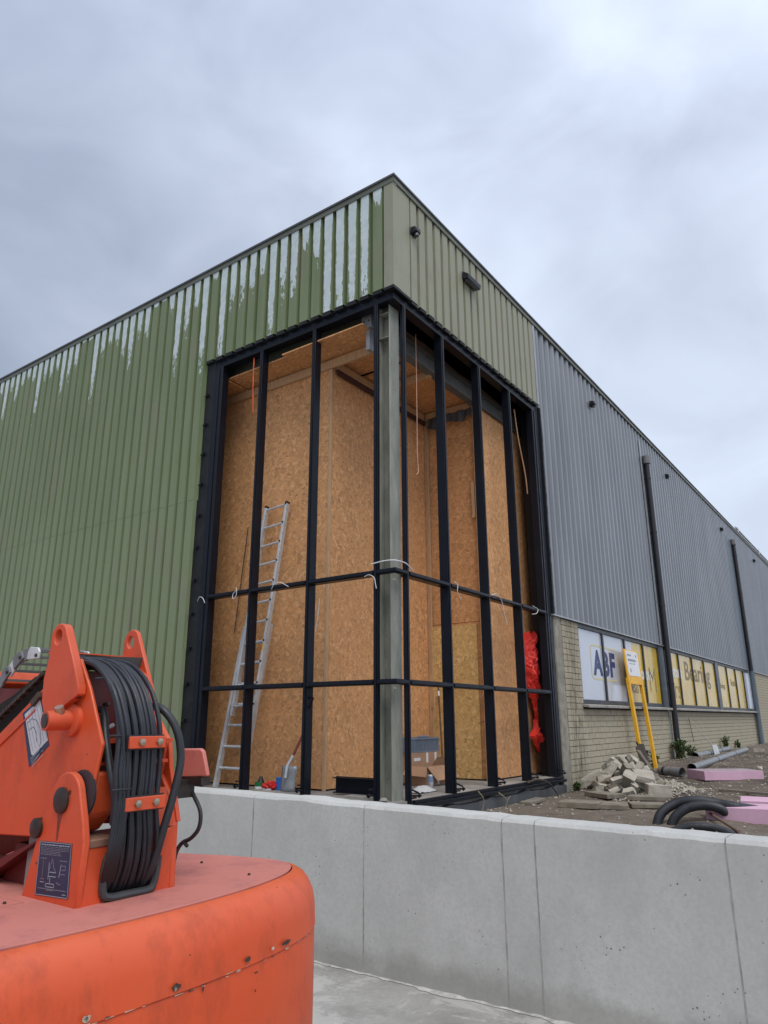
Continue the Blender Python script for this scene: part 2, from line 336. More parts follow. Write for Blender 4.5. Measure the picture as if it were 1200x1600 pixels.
# lift paint
def lift(name, c, faded, f0=0.0, rough=0.42, dots=1.0):
    m = Mat(name); p = m.co()
    k = m.ramp(m.noise(p, 2.6, 7, 0.62), [(0.38, 0.0), (0.68, 1.0)])
    cc = m.mix(k, c, tuple(a*0.75+b*0.25 for a, b in zip(c, faded)))
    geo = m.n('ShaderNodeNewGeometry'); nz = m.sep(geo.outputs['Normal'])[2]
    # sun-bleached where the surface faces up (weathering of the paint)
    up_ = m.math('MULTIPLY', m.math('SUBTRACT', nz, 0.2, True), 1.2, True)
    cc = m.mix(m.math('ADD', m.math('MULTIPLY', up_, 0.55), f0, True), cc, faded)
    cc = m.mix(m.ramp(m.noise(m.map(p, (1, 1, 0.5)), 7, 7, 0.75), [(0.50, 0.0), (0.72, 0.55)]), cc, (c[0]*0.42, c[1]*0.5, c[2]*0.8))
    d = m.voro(p, 15.0); sz = m.noise(m.map(p, loc=(4, 4, 4)), 9, 3, 0.6)
    chip = m.math('LESS_THAN', m.math('ADD', d, m.math('MULTIPLY', m.noise(p, 60, 3), 0.10)), m.math('MULTIPLY', m.math('SUBTRACT', sz, 0.47, True), 1.1*dots))
    cc = m.mix(m.math('MULTIPLY', chip, 0.9), cc, (0.055, 0.022, 0.015))
    m.col(cc)
    m.rough(m.ramp(m.noise(p, 6, 5), [(0.3, rough-0.07), (0.7, rough+0.12)]))
    m.bump(m.math('SUBTRACT', m.math('MULTIPLY', m.noise(p, 40, 4), 0.12), chip), 0.3, 0.002)
    return m.m
MT['orange'] = lift('orange_lift_paint', (0.62, 0.072, 0.014), (0.60, 0.14, 0.06), 0.0, 0.42, 0.7)
MT['orange2'] = lift('orange_plate_paint', (0.62, 0.072, 0.018), (0.56, 0.14, 0.07), 0.0, 0.45)
MT['deck'] = lift('faded_deck_paint', (0.52, 0.155, 0.115), (0.50, 0.175, 0.14), 0.5, 0.7, 0.5)
MT['cover'] = lift('faded_cover_paint', (0.62, 0.17, 0.13), (0.62, 0.20, 0.16), 0.5, 0.55, 0.4)
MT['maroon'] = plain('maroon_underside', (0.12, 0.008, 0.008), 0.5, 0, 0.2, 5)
MT['decal'] = plain('navy_decal', (0.012, 0.028, 0.075), 0.35, 0, 0.2, 14)
MT['decalw'] = plain('white_decal', (0.50, 0.53, 0.56), 0.4, 0, 0.08, 14)
MT['decalink'] = plain('decal_ink', (0.30, 0.36, 0.42), 0.4, 0, 0.1, 14)
MT['decalgrey'] = plain('decal_grey_lines', (0.16, 0.18, 0.22), 0.4, 0, 0.1, 14)
MT['steel'] = plain('bright_bolt_steel', (0.38, 0.33, 0.25), 0.35, 0.7, 0.25, 30)
MT['grease'] = plain('greasy_pin', (0.035, 0.025, 0.022), 0.45, 0.2, 0.4, 30, 0.3)
MT['greydk'] = plain('dark_grey_edging', (0.045, 0.05, 0.052), 0.5, 0, 0.3, 10, 0.1)

# ---------------------------------------------------------------- mesh helper
class MB:
    def __init__(s): s.v = []; s.f = []
    def box(s, a, b):
        (x0, y0, z0), (x1, y1, z1) = a, b
        i = len(s.v)
        s.v += [(x0, y0, z0), (x1, y0, z0), (x1, y1, z0), (x0, y1, z0), (x0, y0, z1), (x1, y0, z1), (x1, y1, z1), (x0, y1, z1)]
        s.f += [[i+q for q in f] for f in ((0, 3, 2, 1), (4, 5, 6, 7), (0, 1, 5, 4), (1, 2, 6, 5), (2, 3, 7, 6), (3, 0, 4, 7))]
        return s
    def bar(s, p, q, w, h, upv=(0, 0, 1)):
        p = Vector(p); q = Vector(q); d = (q-p).normalized(); u = Vector(upv)
        sd_ = d.cross(u)
        if sd_.length < 1e-4: sd_ = d.cross(Vector((1, 0, 0)))
        sd_.normalize(); u = sd_.cross(d).normalized(); i = len(s.v)
        for e_ in (p, q):
            for a, b in ((-1, -1), (1, -1), (1, 1), (-1, 1)): s.v.append(tuple(e_+sd_*a*w/2+u*b*h/2))
        s.f += [[i+q_ for q_ in f] for f in ((0, 1, 2, 3), (7, 6, 5, 4), (0, 4, 5, 1), (1, 5, 6, 2), (2, 6, 7, 3), (3, 7, 4, 0))]
        return s
    def prism(s, poly, off):
        """poly: closed 3-D polygon; off: extrusion vector"""
        n = len(poly); i = len(s.v); off = Vector(off)
        s.v += [tuple(Vector(p)) for p in poly]+[tuple(Vector(p)+off) for p in poly]
        s.f.append(list(range(i, i+n))); s.f.append(list(range(i+2*n-1, i+n-1, -1)))
        for k in range(n): s.f.append([i+k, i+n+k, i+n+(k+1) % n, i+(k+1) % n])
        return s
    def tube(s, pts, r, seg=10, cap=True, smooth_path=0):
        pts = [Vector(p) for p in pts]
        if smooth_path: pts = catmull(pts, smooth_path)
        n = len(pts); rr = r if isinstance(r, (list, tuple)) else [r]*n
        if len(rr) != n: rr = [rr[0]+(rr[-1]-rr[0])*k/(n-1) for k in range(n)]
        d = (pts[1]-pts[0]).normalized(); a = d.orthogonal().normalized(); i0 = len(s.v)
        for k, p in enumerate(pts):
            if k == 0: d = pts[1]-pts[0]
            elif k == n-1: d = pts[-1]-pts[-2]
            else: d = pts[k+1]-pts[k-1]
            d.normalize(); a = (a-d*a.dot(d)).normalized(); b = d.cross(a)
            for j in range(seg):
                t = 2*math.pi*j/seg; s.v.append(tuple(p+(a*math.cos(t)+b*math.sin(t))*rr[k]))
        for k in range(n-1):
            for j in range(seg):
                s.f.append([i0+k*seg+j, i0+k*seg+(j+1) % seg, i0+(k+1)*seg+(j+1) % seg, i0+(k+1)*seg+j])
        if cap:
            s.f.append([i0+j for j in range(seg)][::-1]); s.f.append([i0+(n-1)*seg+j for j in range(seg)])
        return s
    def lathe(s, prof, c=(0, 0, 0), seg=20, axis='z'):
        i0 = len(s.v); n = len(prof)
        for r, h in prof:
            for j in range(seg):
                t = 2*math.pi*j/seg; x, y = r*math.cos(t), r*math.sin(t)
                q = {'z': (x, y, h), 'y': (x, h, y), 'x': (h, x, y)}[axis]
                s.v.append((c[0]+q[0], c[1]+q[1], c[2]+q[2]))
        for k in range(n-1):
            for j in range(seg): s.f.append([i0+k*seg+j, i0+k*seg+(j+1) % seg, i0+(k+1)*seg+(j+1) % seg, i0+(k+1)*seg+j])
        s.f.append([i0+j for j in range(seg)][::-1]); s.f.append([i0+(n-1)*seg+j for j in range(seg)])
        return s
    def quad(s, *p):
        i = len(s.v); s.v += [tuple(q) for q in p]; s.f.append(list(range(i, i+len(p)))); return s
    def mesh(s, name, mat, origin=(0, 0, 0), smooth=False):
        me = bpy.data.meshes.new(name); o = Vector(origin)
        me.from_pydata([tuple(Vector(v)-o) for v in s.v], [], s.f); me.materials.append(mat)
        b = bmesh.new(); b.from_mesh(me); bmesh.ops.recalc_face_normals(b, faces=b.faces); b.to_mesh(me); b.free()
        if smooth:
            me.shade_smooth(); me.set_sharp_from_angle(angle=R(38))
        me.update(); return me
    def build(s, name, mat, parent=None, origin=None, smooth=False, bevel=0, seg=2, label=None, kind=None, offset=None):
        """vertices are world coordinates unless the parent's location is the origin of a local thing"""
        base = Vector(parent_world(parent)) if parent else Vector((0, 0, 0))
        og = Vector(origin) if origin is not None else (base if parent else Vector((0, 0, 0)))
        me = s.mesh(name, MT[mat] if isinstance(mat, str) else mat, og, smooth or bevel > 0)
        ob = bpy.data.objects.new(name, me); col.objects.link(ob)
        if parent: ob.parent = parent; ob.location = og-base
        else: ob.location = og
        if bevel:
            md = ob.modifiers.new('bevel', 'BEVEL'); md.width = bevel; md.segments = seg; md.limit_method = 'ANGLE'; md.angle_limit = R(35)
        if label: ob['label'] = label
        if kind: ob['kind'] = kind
        return ob
def catmull(pts, sub):
    outp = []
    P = [pts[0]*2-pts[1]]+list(pts)+[pts[-1]*2-pts[-2]]
    for i in range(1, len(P)-2):
        a, b, c, d = P[i-1], P[i], P[i+1], P[i+2]
        for k in range(sub):
            t = k/sub
            outp.append(0.5*((2*b)+(c-a)*t+(2*a-5*b+4*c-d)*t*t+(3*b-a-3*c+d)*t**3))
    outp.append(P[-2]); return outp
def parent_world(p):
    v = Vector((0, 0, 0))
    while p: v += p.location; p = p.parent
    return v
def tag(o, label, cat, group=None, kind=None):
    o['label'] = label; o['category'] = cat
    if group: o['group'] = group
    if kind: o['kind'] = kind
    return o
def thing(name, loc, label, cat, group=None):
    o = bpy.data.objects.new(name, None); o.empty_display_size = 0.1; col.objects.link(o); o.location = loc
    return tag(o, label, cat, group)
def struct(o): o['kind'] = 'structure'; return o
def copy_tree(o, parent=None):
    c = o.copy(); col.objects.link(c)
    if parent: c.parent = parent
    for ch in list(o.children): copy_tree(ch, c)
    return c

# ================================================================ SETTING
# lower concrete yard
b = MB(); b.quad((-60, -80, -0.76), (60, -80, -0.76), (60, -2.3, -0.76), (-60, -2.3, -0.76))
struct(b.build('yard', 'slabfloor'))
# site ground behind the retaining wall, one sheet to the horizon
def gz(x, y):
    base = -0.24+0.20*min(1, max(0, (y-5.5)/5.5))
    if x < 0.6 and y > 8: base += 0.04
    if x > 0.05 and y < 40:
        base += 0.035*noise.noise(Vector((x*1.3, y*1.1, 0)))+0.02*noise.noise(Vector((x*4, y*4, 3)))+0.008*noise.noise(Vector((x*13, y*13, 5)))
        # berm beside the rubble
        base += 0.05*math.exp(-((x-1.1)**2+(y-5.0)**2)/0.8)
    return base
xs = [0.02+0.08*i for i in range(0, 70)]+[6, 7, 9, 12, 20, 60, 300]
ys = [-2.2+0.1*i for i in range(0, 170)]+[15, 16, 17, 18, 19, 20, 22, 24, 26, 30, 40, 80, 400, 900]
b = MB()
for y in ys:
    for x in xs: b.v.append((x, y, gz(x, y)))
nx = len(xs)
for j in range(len(ys)-1):
    for i in range(nx-1): b.f.append([j*nx+i, j*nx+i+1, (j+1)*nx+i+1, (j+1)*nx+i])
struct(b.build('ground', 'soil', smooth=True))
b = MB(); b.quad((-60, -2.2, -0.26), (0.02, -2.2, -0.26), (0.02, 0.3, -0.26), (-60, 0.3, -0.26))
b.quad((-900, -900, -0.9), (900, -900, -0.9), (900, 900, -0.9), (-900, 900, -0.9)); struct(b.build('earth', 'soil'))

# interior floor
b = MB(); b.box((-4.4, -0.02, -0.25), (-0.02, 5.2, 0.0)); struct(b.build('interior_floor', 'concfloor'))

# ================================================================ WAREHOUSE
W = thing('warehouse', (0, 0, 0), 'large metal-clad industrial hall, green sheeting on its corner and grey on the long side', 'building')
P_ = 0.215
PEEL = [.22, 1.7, 1.9, 2.0, 2.3, .60, .34, .95, .85, 1.4, .40, .55, .65, .65, 1.55, .12, .1, .42, .75, 1.3, .35, .05, .08, .5, .45, .85, .62, .36, .36, .45, 1.2, .08, .05, .4, .55, .85, .3, .36, .36, 1.0, .3, .2, .3, .5, .3, .8, .3]
def sheet(name, mat, axis, s0, n, z0, z1, pitch, flat, groove, slope, depth, edge_peel=None, off=0.0, smooth=False):
    """corrugated sheet: axis 'x' = left face (runs to -x, outside -y); 'y' = long face (runs to +y, outside +x)"""
    prof = []; pl = []
    for k in range(n):
        a = s0+k*pitch
        prof += [(a+groove/2, 0), (a+groove/2+slope, depth), (a+groove/2+slope+flat, depth), (a+groove/2+2*slope+flat, 0)]
        pl += [k]
    a = s0; pts = [(a, 0)]+prof+[(s0+n*pitch, 0)]
    v = []; f = []; at = []
    for s_, d in pts:
        for z in (z0, z1):
            v.append((-s_, -(d+off), z) if axis == 'x' else (d+off, s_, z))
    for k in range(len(pts)-1): f.append([2*k, 2*k+2, 2*k+3, 2*k+1])
    org = Vector(v[0])
    me = bpy.data.meshes.new(name); me.from_pydata([tuple(Vector(q)-org) for q in v], [], f); me.materials.append(MT[mat])
    if edge_peel is not None:
        # unweld so that the attribute stays on the proud faces only
        bm = bmesh.new(); bm.from_mesh(me); bmesh.ops.split_edges(bm, edges=bm.edges); bm.to_mesh(me); bm.free()
        a_ = me.attributes.new('peel', 'FLOAT', 'FACE'); u_ = me.attributes.new('across', 'FLOAT', 'CORNER')
        for fi in range(len(me.polygons)):
            k, r = divmod(fi, 4)
            val = 0.0
            if r == 2 and k < n: val = edge_peel[k]
            a_.data[fi].value = val
            pg = me.polygons[fi]; cs = [me.vertices[me.loops[li].vertex_index].co.x for li in pg.loop_indices]; mn, mx_ = min(cs), max(cs)
            for li, cc_ in zip(pg.loop_indices, cs): u_.data[li].value = (cc_-mn)/max(1e-6, mx_-mn)
    ob = bpy.data.objects.new(name, me); col.objects.link(ob); ob.parent = W; ob.location = org
    md = ob.modifiers.new('thick', 'SOLIDIFY'); md.thickness = 0.0025; md.offset = 0
    return ob
# left (street) face: five-rib sheets, upper tier over lower tier
n_ribs = 0
s = 0.10
G = dict(pitch=P_, flat=0.149, groove=0.050, slope=0.008, depth=0.055)
for k in range(3):      # above the glazing
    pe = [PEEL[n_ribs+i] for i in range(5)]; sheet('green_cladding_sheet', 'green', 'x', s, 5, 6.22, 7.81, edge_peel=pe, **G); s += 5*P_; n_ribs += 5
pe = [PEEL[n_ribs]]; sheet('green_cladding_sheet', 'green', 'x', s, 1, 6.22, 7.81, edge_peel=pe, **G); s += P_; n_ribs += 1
XL = s
i = 0
while s < 18:
    pe = [(PEEL[n_ribs+q] if n_ribs+q < len(PEEL) else rnd.choice([.1, .3, .4, .8])) for q in range(5)]
    if i == 0: pe[0] = 1.5
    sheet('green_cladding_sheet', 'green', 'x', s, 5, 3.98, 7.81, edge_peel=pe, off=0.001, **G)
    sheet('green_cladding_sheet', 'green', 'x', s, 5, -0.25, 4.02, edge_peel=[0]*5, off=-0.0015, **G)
    s += 5*P_; n_ribs += 5; i += 1
# long face: green part then grey
G2 = dict(pitch=P_, flat=0.144, groove=0.055, slope=0.008, depth=0.048)
s = 0.33
for k in range(4): n_ = 5 if k < 3 else 4; sheet('green_cladding_sheet', 'green_r', 'y', s, n_, 6.2, 7.81, **G2); s += n_*P_
G3 = dict(pitch=0.25, flat=0.075, groove=0.125, slope=0.025, depth=0.045)
s = 4.47
sheet('grey_cladding_sheet', 'grey', 'y', s, 2, 2.5, 7.81, **G3); s += 0.5
while s < 42:
    if s > 20.9 and s < 21.4: s += 0.0
    sheet('grey_cladding_sheet', 'grey', 'y', s, 4, 2.5, 7.81, **G3); s += 1.0
# corner trim
b = MB(); b.prism([(0.050, 0.33, 6.2), (0.050, -0.060, 6.2), (-0.10, -0.060, 6.2), (-0.10, -0.057, 6.2), (0.047, -0.057, 6.2), (0.047, 0.33, 6.2)], (0, 0, 1.59)); b.build('corner_trim', 'green_r', W)
b = MB(); b.box((0.02, 4.40, 6.2), (0.056, 4.47, 7.79)); b.build('edge_trim', 'strip', W, bevel=0.004)
b = MB(); b.box((0.0, 4.47, 2.475), (0.05, 42, 2.498)); b.build('drip_trim', 'strip', W)
# parapet: two-step capping
b = MB(); b.box((-18.3, -0.088, 7.868), (0.088, 0.0, 7.902)); b.build('parapet_cap', 'trimg', W, bevel=0.004)
b = MB(); b.box((-18.3, -0.070, 7.79), (0.070, -0.057, 7.866)); b.box((-18.3, -0.0565, 7.80), (-0.1, 0.05, 7.866)); b.build('parapet_fascia', 'trim', W)
b = MB(); b.box((0.0, -0.0, 7.868), (0.0878, 42, 7.902)); b.build('parapet_cap', 'trimg', W, bevel=0.004)
b = MB(); b.box((0.052, -0.057, 7.79), (0.0698, 42, 7.866)); b.box((-0.03, 0.1, 7.80), (0.0518, 42, 7.866)); b.build('parapet_fascia', 'trim', W)
b = MB(); b.box((-18.3, 0.05, 7.55), (-0.05, 41.9, 7.7)); b.build('roof', 'dark', W)
b = MB(); b.box((-18.3, 41.9, -0.3), (0.0, 42.1, 7.9)); b.box((-18.4, 0.02, -0.3), (-18.3, 42, 7.9)); b.build('rear_wall', 'dark', W)
b = MB()   # backing behind the sheeting
b.box((-18.3, 0.02, -0.3), (-4.4, 0.06, 7.6)); b.box((-4.4, 0.03, 6.25), (-0.03, 0.06, 7.6)); b.box((-0.06, 0.03, 6.25), (-0.03, 4.5, 7.6))
b.box((-0.06, 4.95, -0.3), (-0.03, 5.62, 7.6)); b.box((-0.06, 5.62, -0.3), (-0.03, 41.9, 1.0)); b.box((-0.06, 5.62, 2.5), (-0.03, 41.9, 7.6))
b.box((-0.06, 22.5, 1.0), (-0.03, 41.9, 2.5)); b.build('wall_lining', 'dark', W)
# flat cover strips behind the downpipes
b = MB(); b.box((0.04, 10.72, 2.5), (0.060, 10.80, 7.6)); b.build('cover_strip', 'strip', W)
b = MB(); b.box((0.036, 20.9, 2.5), (0.052, 21.75, 7.25)); b.build('cover_strip', 'pipeblue', W)

# ---- glazing frame
GF = bpy.data.objects.new('glazing_frame', None); col.objects.link(GF); GF.parent = W; GF['label'] = 'unglazed black steel glazing frame wrapping the corner'
def gbox(name, a, c, mat='black', bev=0.004): b = MB(); b.box(a, c); return b.build(name, mat, GF, bevel=bev)
for x0, x1 in ((-3.345, -3.175), (-2.385, -2.325), (-1.368, -1.308), (-0.312, -0.252)):
    gbox('mullion', (x0, 0.0, -0.02), (x1, 0.125 if x0 < -0.5 else 0.05, 6.06))
    gbox('glazing_bead', ((x0+x1)/2-0.016, -0.012, 0.0), ((x0+x1)/2+0.016, 0.0, 6.05), bev=0.002)
for y0, y1 in ((0.222, 0.282), (1.19, 1.25), (2.27, 2.33), (3.31, 3.37), (4.25, 4.40)):
    gbox('mullion', (-0.125 if y0 > 0.5 else -0.05, y0, -0.06), (0.0, y1, 6.06))
    gbox('glazing_bead', (0.0, (y0+y1)/2-0.016, 0.0), (0.012, (y0+y1)/2+0.016, 6.05), bev=0.002)
gbox('mullion', (-0.30, 4.40, -0.12), (0.006, 4.52, 6.18))
for z in (1.25, 2.5):
    xs_ = [-3.175, -2.385, -2.325, -1.368, -1.308, -0.312, -0.252, 0.0]
    for k in range(0, 8, 2):
        if k < 6: gbox('rail', (xs_[k], 0.004, z-0.03), (xs_[k+1], 0.115, z+0.03))
        else: gbox('rail', (xs_[k], 0.004, z-0.03), (0.0, 0.05, z+0.03))
        gbox('rail_cap', (xs_[k], -0.022, z-0.018), (xs_[k+1] if k < 6 else 0.022, 0.004, z+0.018), bev=0.003)
    ys_ = [0.05, 0.222, 0.282, 1.19, 1.25, 2.27, 2.33, 3.31, 3.37, 4.25]
    for k in range(0, 10, 2):
        gbox('rail', (-0.115 if k else -0.045, ys_[k], z-0.03), (-0.004, ys_[k+1], z+0.03))
        gbox('rail_cap', (-0.004, ys_[k] if k else 0.004, z-0.018), (0.022, ys_[k+1], z+0.018), bev=0.003)
gbox('head_rail', (-3.36, 0.004, 6.06), (-0.0, 0.14, 6.19)); gbox('head_rail', (-0.14, 0.145, 6.06), (-0.004, 4.40, 6.19))
# torn membrane under the sheeting
b = MB()
x = 0.10
while x < 3.5:
    w = P_; h = 0.02+0.02*rnd.random(); b.box((-x-w+0.025, -0.052, 6.20-h), (-x-0.045, 0.0, 6.222)); x += w
y = 0.33
while y < 4.4:
    w = P_; h = 0.02+0.02*rnd.random(); b.box((0.0, y+0.045, 6.185-h), (0.042, y+w-0.025, 6.203)); y += w
b.box((-3.55, -0.012, 6.185), (0.014, 0.004, 6.222)); b.box((-0.004, 0.005, 6.165), (0.012, 4.5, 6.2))
b.box((-0.10, -0.068, 6.165), (0.058, 0.10, 6.205)); b.box((0.0, 0.101, 6.165), (0.056, 0.33, 6.202))
b.build('membrane_strip', 'blackm', GF)
# side seals
b = MB(); b.prism([(-3.60, 0.0, 6.2), (-3.345, 0.0, 6.2), (-3.345, 0.0, -0.1), (-3.70, 0.0, -0.1)], (0, 0.06, 0)); b.build('side_seal', 'blackm', GF)
for z in [0.35+0.48*k for k in range(12)]:
    b = MB(); b.box((-3.53, -0.03, z), (-3.47, 0.0, z+0.022)); b.box((-3.475, -0.045, z-0.015), (-3.455, 0.0, z+0.035)); b.build('seal_clip', 'black', GF, bevel=0.003)
b = MB()
for k in range(30):
    z = 2.5+k*0.122; w = 0.015+0.02*rnd.random(); b.box((0.0, 4.50, z), (0.035+w*.3, 4.52+w, z+0.13))
b.build('side_seal', 'blackm', GF)
# bottom sill of the long side and fixings
gbox('sill_rail', (-0.02, 0.30, -0.075), (0.075, 4.48, -0.035)); gbox('sill_rail', (0.0, 0.30, -0.028), (0.035, 4.48, 0.004))
gbox('sill_rail', (-3.345, -0.06, -0.075), (-0.0, 0.10, -0.03))
for y in (0.26, 1.22, 2.30, 3.34, 4.35):
    b = MB(); b.tube([(0.0, y+0.03, 0.05), (0.10, y+0.06, 0.055)], 0.010, 8); b.tube([(0.07, y+0.05, 0.054), (0.085, y+0.055, 0.054)], 0.024, 6)
    b.tube([(0.0, y+0.03, 0.11), (0.075, y+0.05, 0.0806)], 0.010, 8); b.box((-0.01, y-0.01, 0.02), (0.02, y+0.09, 0.035)); b.build('anchor_bolt', 'black', GF)
for x in (-3.2, -2.35, -1.33, -0.30):
    b = MB(); b.tube([(x, 0, 0.06), (x-0.03, -0.09, 0.062)], 0.010, 8); b.tube([(x-0.02, -0.06, 0.06), (x-0.025, -0.08, 0.06)], 0.022, 6); b.tube([(x, 0, 0.12), (x-0.02, -0.07, 0.122)], 0.009, 8); b.build('anchor_bolt', 'black', GF)
b = MB(); b.tube([(-1.31, 0.06, 1.10), (-1.21, 0.02, 1.10), (-1.305, 0.06, 0.98)], 0.011, 8); b.build('stay_bracket', 'black', GF)
# wavy plinth membrane
b = MB(); n_ = 60
for k in range(n_+1):
    y = 0.0+4.55*k/n_; zt = -0.095-0.03*abs(math.sin(k*0.23))-0.015*rnd.random(); xo = 0.04+0.015*math.sin(k*0.6)
    b.v += [(xo, y, -0.45), (xo+0.012, y, zt), (0.0, y, zt+0.01)]
for k in range(n_): i = 3*k; b.f += [[i, i+3, i+4, i+1], [i+1, i+4, i+5, i+2]]
b.build('plinth', 'membrane', W, smooth=True)
b = MB(); b.box((-4.4, -0.05, -0.4), (0.02, -0.021, -0.08)); b.build('plinth', 'membrane', W)

# ---- structural steel
b = MB(); x0, x1, y0, y1 = -0.31, -0.13, 0.10, 0.31
b.box((x1-0.014, y0, -0.05), (x1, y1, 6.18)); b.box((x0, y0, -0.05), (x0+0.014, y1, 6.18)); b.box((x0+0.014, (y0+y1)/2-0.005+0.01, -0.05), (x1-0.014, (y0+y1)/2+0.005+0.01, 6.18))
C_ = b.build('steel_column', 'column', W, bevel=0.003)
for z in (1.18, 2.42):
    b = MB(); b.lathe([(0.010, 0), (0.010, 0.014)], (x1, 0.16, z), 8, 'x'); b.build('bolt', 'alu', C_)
for k in range(18):
    z = 0.2+rnd.random()*2.2; b = MB(); b.lathe([(0.009, 0.0), (0.006, -0.005)], (-0.28, 0.207, z), 7, 'y'); b.build('weld_spot', 'sill', C_)
for z in (5.6, 5.95):
    b = MB(); b.box((x0+0.015, y0+0.004, z), (x1-0.015, y0+0.10, z+0.012)); b.build('stiffener', 'column', C_)
b = MB(); b.box((-0.66, 0.20, 5.92), (-0.50, 0.36, 6.22)); BR = b.build('bracket_plate', 'galv', W, bevel=0.004)
for dx, dz in ((-.62, 6.17), (-.54, 6.17), (-.62, 6.02), (-.54, 6.02)):
    b = MB(); b.lathe([(0.012, 0), (0.012, -0.004)], (dx, 0.197, dz), 8, 'y'); b.build('bolt_hole', 'dark', BR)
b = MB(); b.box((-0.60, 0.22, 5.6), (-0.54, 0.34, 5.92)); b.build('hanger', 'galv', W)
b = MB(); b.box((-0.53, 0.4, 5.79), (-0.40, 4.95, 5.80)); b.box((-0.53, 0.4, 6.03), (-0.40, 4.95, 6.04)); b.box((-0.47, 0.4, 5.80), (-0.458, 4.95, 6.03)); b.build('steel_beam', 'beam', W)
b = MB(); b.box((-3.9, 0.32, 6.04), (-0.40, 0.40, 6.2)); b.build('steel_beam', 'trim', W)

b = MB(); b.prism([(-0.50, 0.30, 6.05), (-0.50, 4.9, 6.05), (-0.50, 4.9, 6.16), (-0.50, 3.2, 6.24), (-0.50, 2.6, 6.20), (-0.50, 1.6, 6.27), (-0.50, 0.9, 6.24), (-0.50, 0.30, 6.36)], (-0.01, 0, 0)); b.build('fascia_board', plain('dark_stained_board', (0.17, 0.115, 0.085), 0.5, 0, 0.35, 3), W)
# ---- timber and OSB lining of the opening
def osbbox(a, c, mat='osb', name='osb_board'): b = MB(); b.box(a, c); ctr = [(p+q)/2 for p, q in zip(a, c)]; return b.build(name, mat, W, origin=ctr)
g_ = 0.0012
YA, XB, YC, XD = 0.58, -1.47, 3.08, -0.46
for x0, x1 in ((-4.35, -3.10), (-3.10, -1.88), (-1.88, XB)):
    for z0, z1 in ((0.02, 2.64), (2.64, 5.9)):
        osbbox((x0+g_, YA, z0+g_), (x1-g_, YA+0.018, z1-g_))
for y0, y1 in ((YA+0.02, 1.80), (1.80, YC)):
    for z0, z1 in ((0.02, 2.75), (2.75, 5.9)): osbbox((XB-0.018, y0+g_, z0+g_), (XB, y1-g_, z1-g_))
for z0, z1 in ((2.28, 4.5), (4.5, 5.9)): osbbox((XB+g_, YC, z0+g_), (XD-g_, YC+0.018, z1-g_))
osbbox((XB+g_, YC+0.004, 0.02), (XD-g_, YC+0.022, 2.275))
osbbox((XB+0.07, YC-0.03, 0.02), (-0.62, YC-0.012, 2.24), 'osbl', 'osb_door_panel')
for z0, z1 in ((0.02, 2.46), (2.46, 4.9), (4.9, 6.1)): osbbox((XD-0.018, YC+0.03, z0+g_), (XD, 4.94, z1-g_))
osbbox((XD, 4.94, 0.0), (-0.03, 4.96, 6.2), 'dark', 'end_board')
osbbox((-4.38, 0.02, 0.0), (-4.355, YA, 6.0), 'osb')
# ceiling boards, a few sagging
for k, (x0, x1) in enumerate(((-4.35, -3.20), (-3.20, -1.98), (-1.98, -0.56))):
    for j, (y0, y1) in enumerate(((0.09, 1.30), (1.30, 2.5), (2.5, 3.8), (3.8, 5.0))):
        o = osbbox((x0+g_, y0+g_, 5.90), (x1-g_, y1-g_, 5.918))
        if j == 0: o.rotation_euler = (R([0.6, -1.3, 1.6][k]), R([0.2, 0.8, -1.2][k]), R([0.3, -1.0, 1.8][k])); o.location.y += [0.0, 0.05, -0.05][k]; o.location.z += [-0.02, -0.01, 0.0][k]
for a, c in (((-4.35, 0.535, 5.74), (-0.66, 0.578, 5.87)), ((-1.45, 1.63, 5.76), (-0.48, 1.70, 5.86)), ((-1.462, 0.60, 5.745), (-1.425, 2.98, 5.865)),
             ((-1.42, 3.0, 5.75), (-0.50, 3.06, 5.88)), ((-1.505, 0.552, 0.0), (-1.462, 0.578, 5.73)), ((-1.465, 3.02, 0.02), (-1.40, 3.065, 5.74)),
             ((-0.52, 3.0, 0.0), (-0.47, 3.06, 5.74)), ((-3.93, 0.55, 0.0), (-3.88, 0.578, 5.73)), ((-0.60, 3.02, 3.9), (-0.545, 3.07, 4.5))):
    b = MB(); b.box(a, c); b.build('timber_batten', 'wood', W, origin=[(p+q)/2 for p, q in zip(a, c)], bevel=0.003)
b = MB(); b.box((-1.44, 0.62, 5.66), (-1.41, 2.98, 5.735)); b.build('steel_angle', 'redsteel', W)
b = MB(); n_ = 24   # grey foil hanging along the wall top
for k in range(n_+1):
    x = -1.36+0.86*k/n_; zz = 5.70-0.07*math.sin(k*0.45)*abs(math.sin(k*.2)); b.v += [(x, 2.97+0.02*math.sin(k), 5.76), (x, 2.95+0.03*math.sin(k*1.7), zz-0.12)]
for k in range(n_): i = 2*k; b.f.append([i, i+2, i+3, i+1])
b.build('foil_strip', 'membrane', W, smooth=True)

# ---- brick wall of the long side
BW = bpy.data.objects.new('brick_wall', None); col.objects.link(BW); BW.parent = W; BW.location = (0, 0, 0)
b = MB(); b.box((-0.03, 4.9, -0.5), (-0.012, 22.9, 1.02)); b.box((-0.03, 4.9, 1.02), (-0.012, 5.64, 2.46)); b.box((-0.03, 22.42, 1.02), (-0.012, 22.9, 2.46))
b.box((-0.03, 22.9, -0.5), (-0.012, 42, 2.46)); b.build('mortar_bed', 'mortar', BW)
bw, bh, bd = 0.29, 0.0875, 0.02
bmesh_cache = []
for v_ in range(6):
    q = MB(); w = bw/2
    j = lambda: (rnd.random()-0.5)*0.006
    q.box((-0.02, -w, -bh/2), (0.008+j()*0.6, w, bh/2)); q.v = [(x+ (0 if x < 0 else j()*.5), y+j()*0.5, z+j()*0.5) for x, y, z in q.v]
    bmesh_cache.append(q.mesh('brick', MT['brick']))
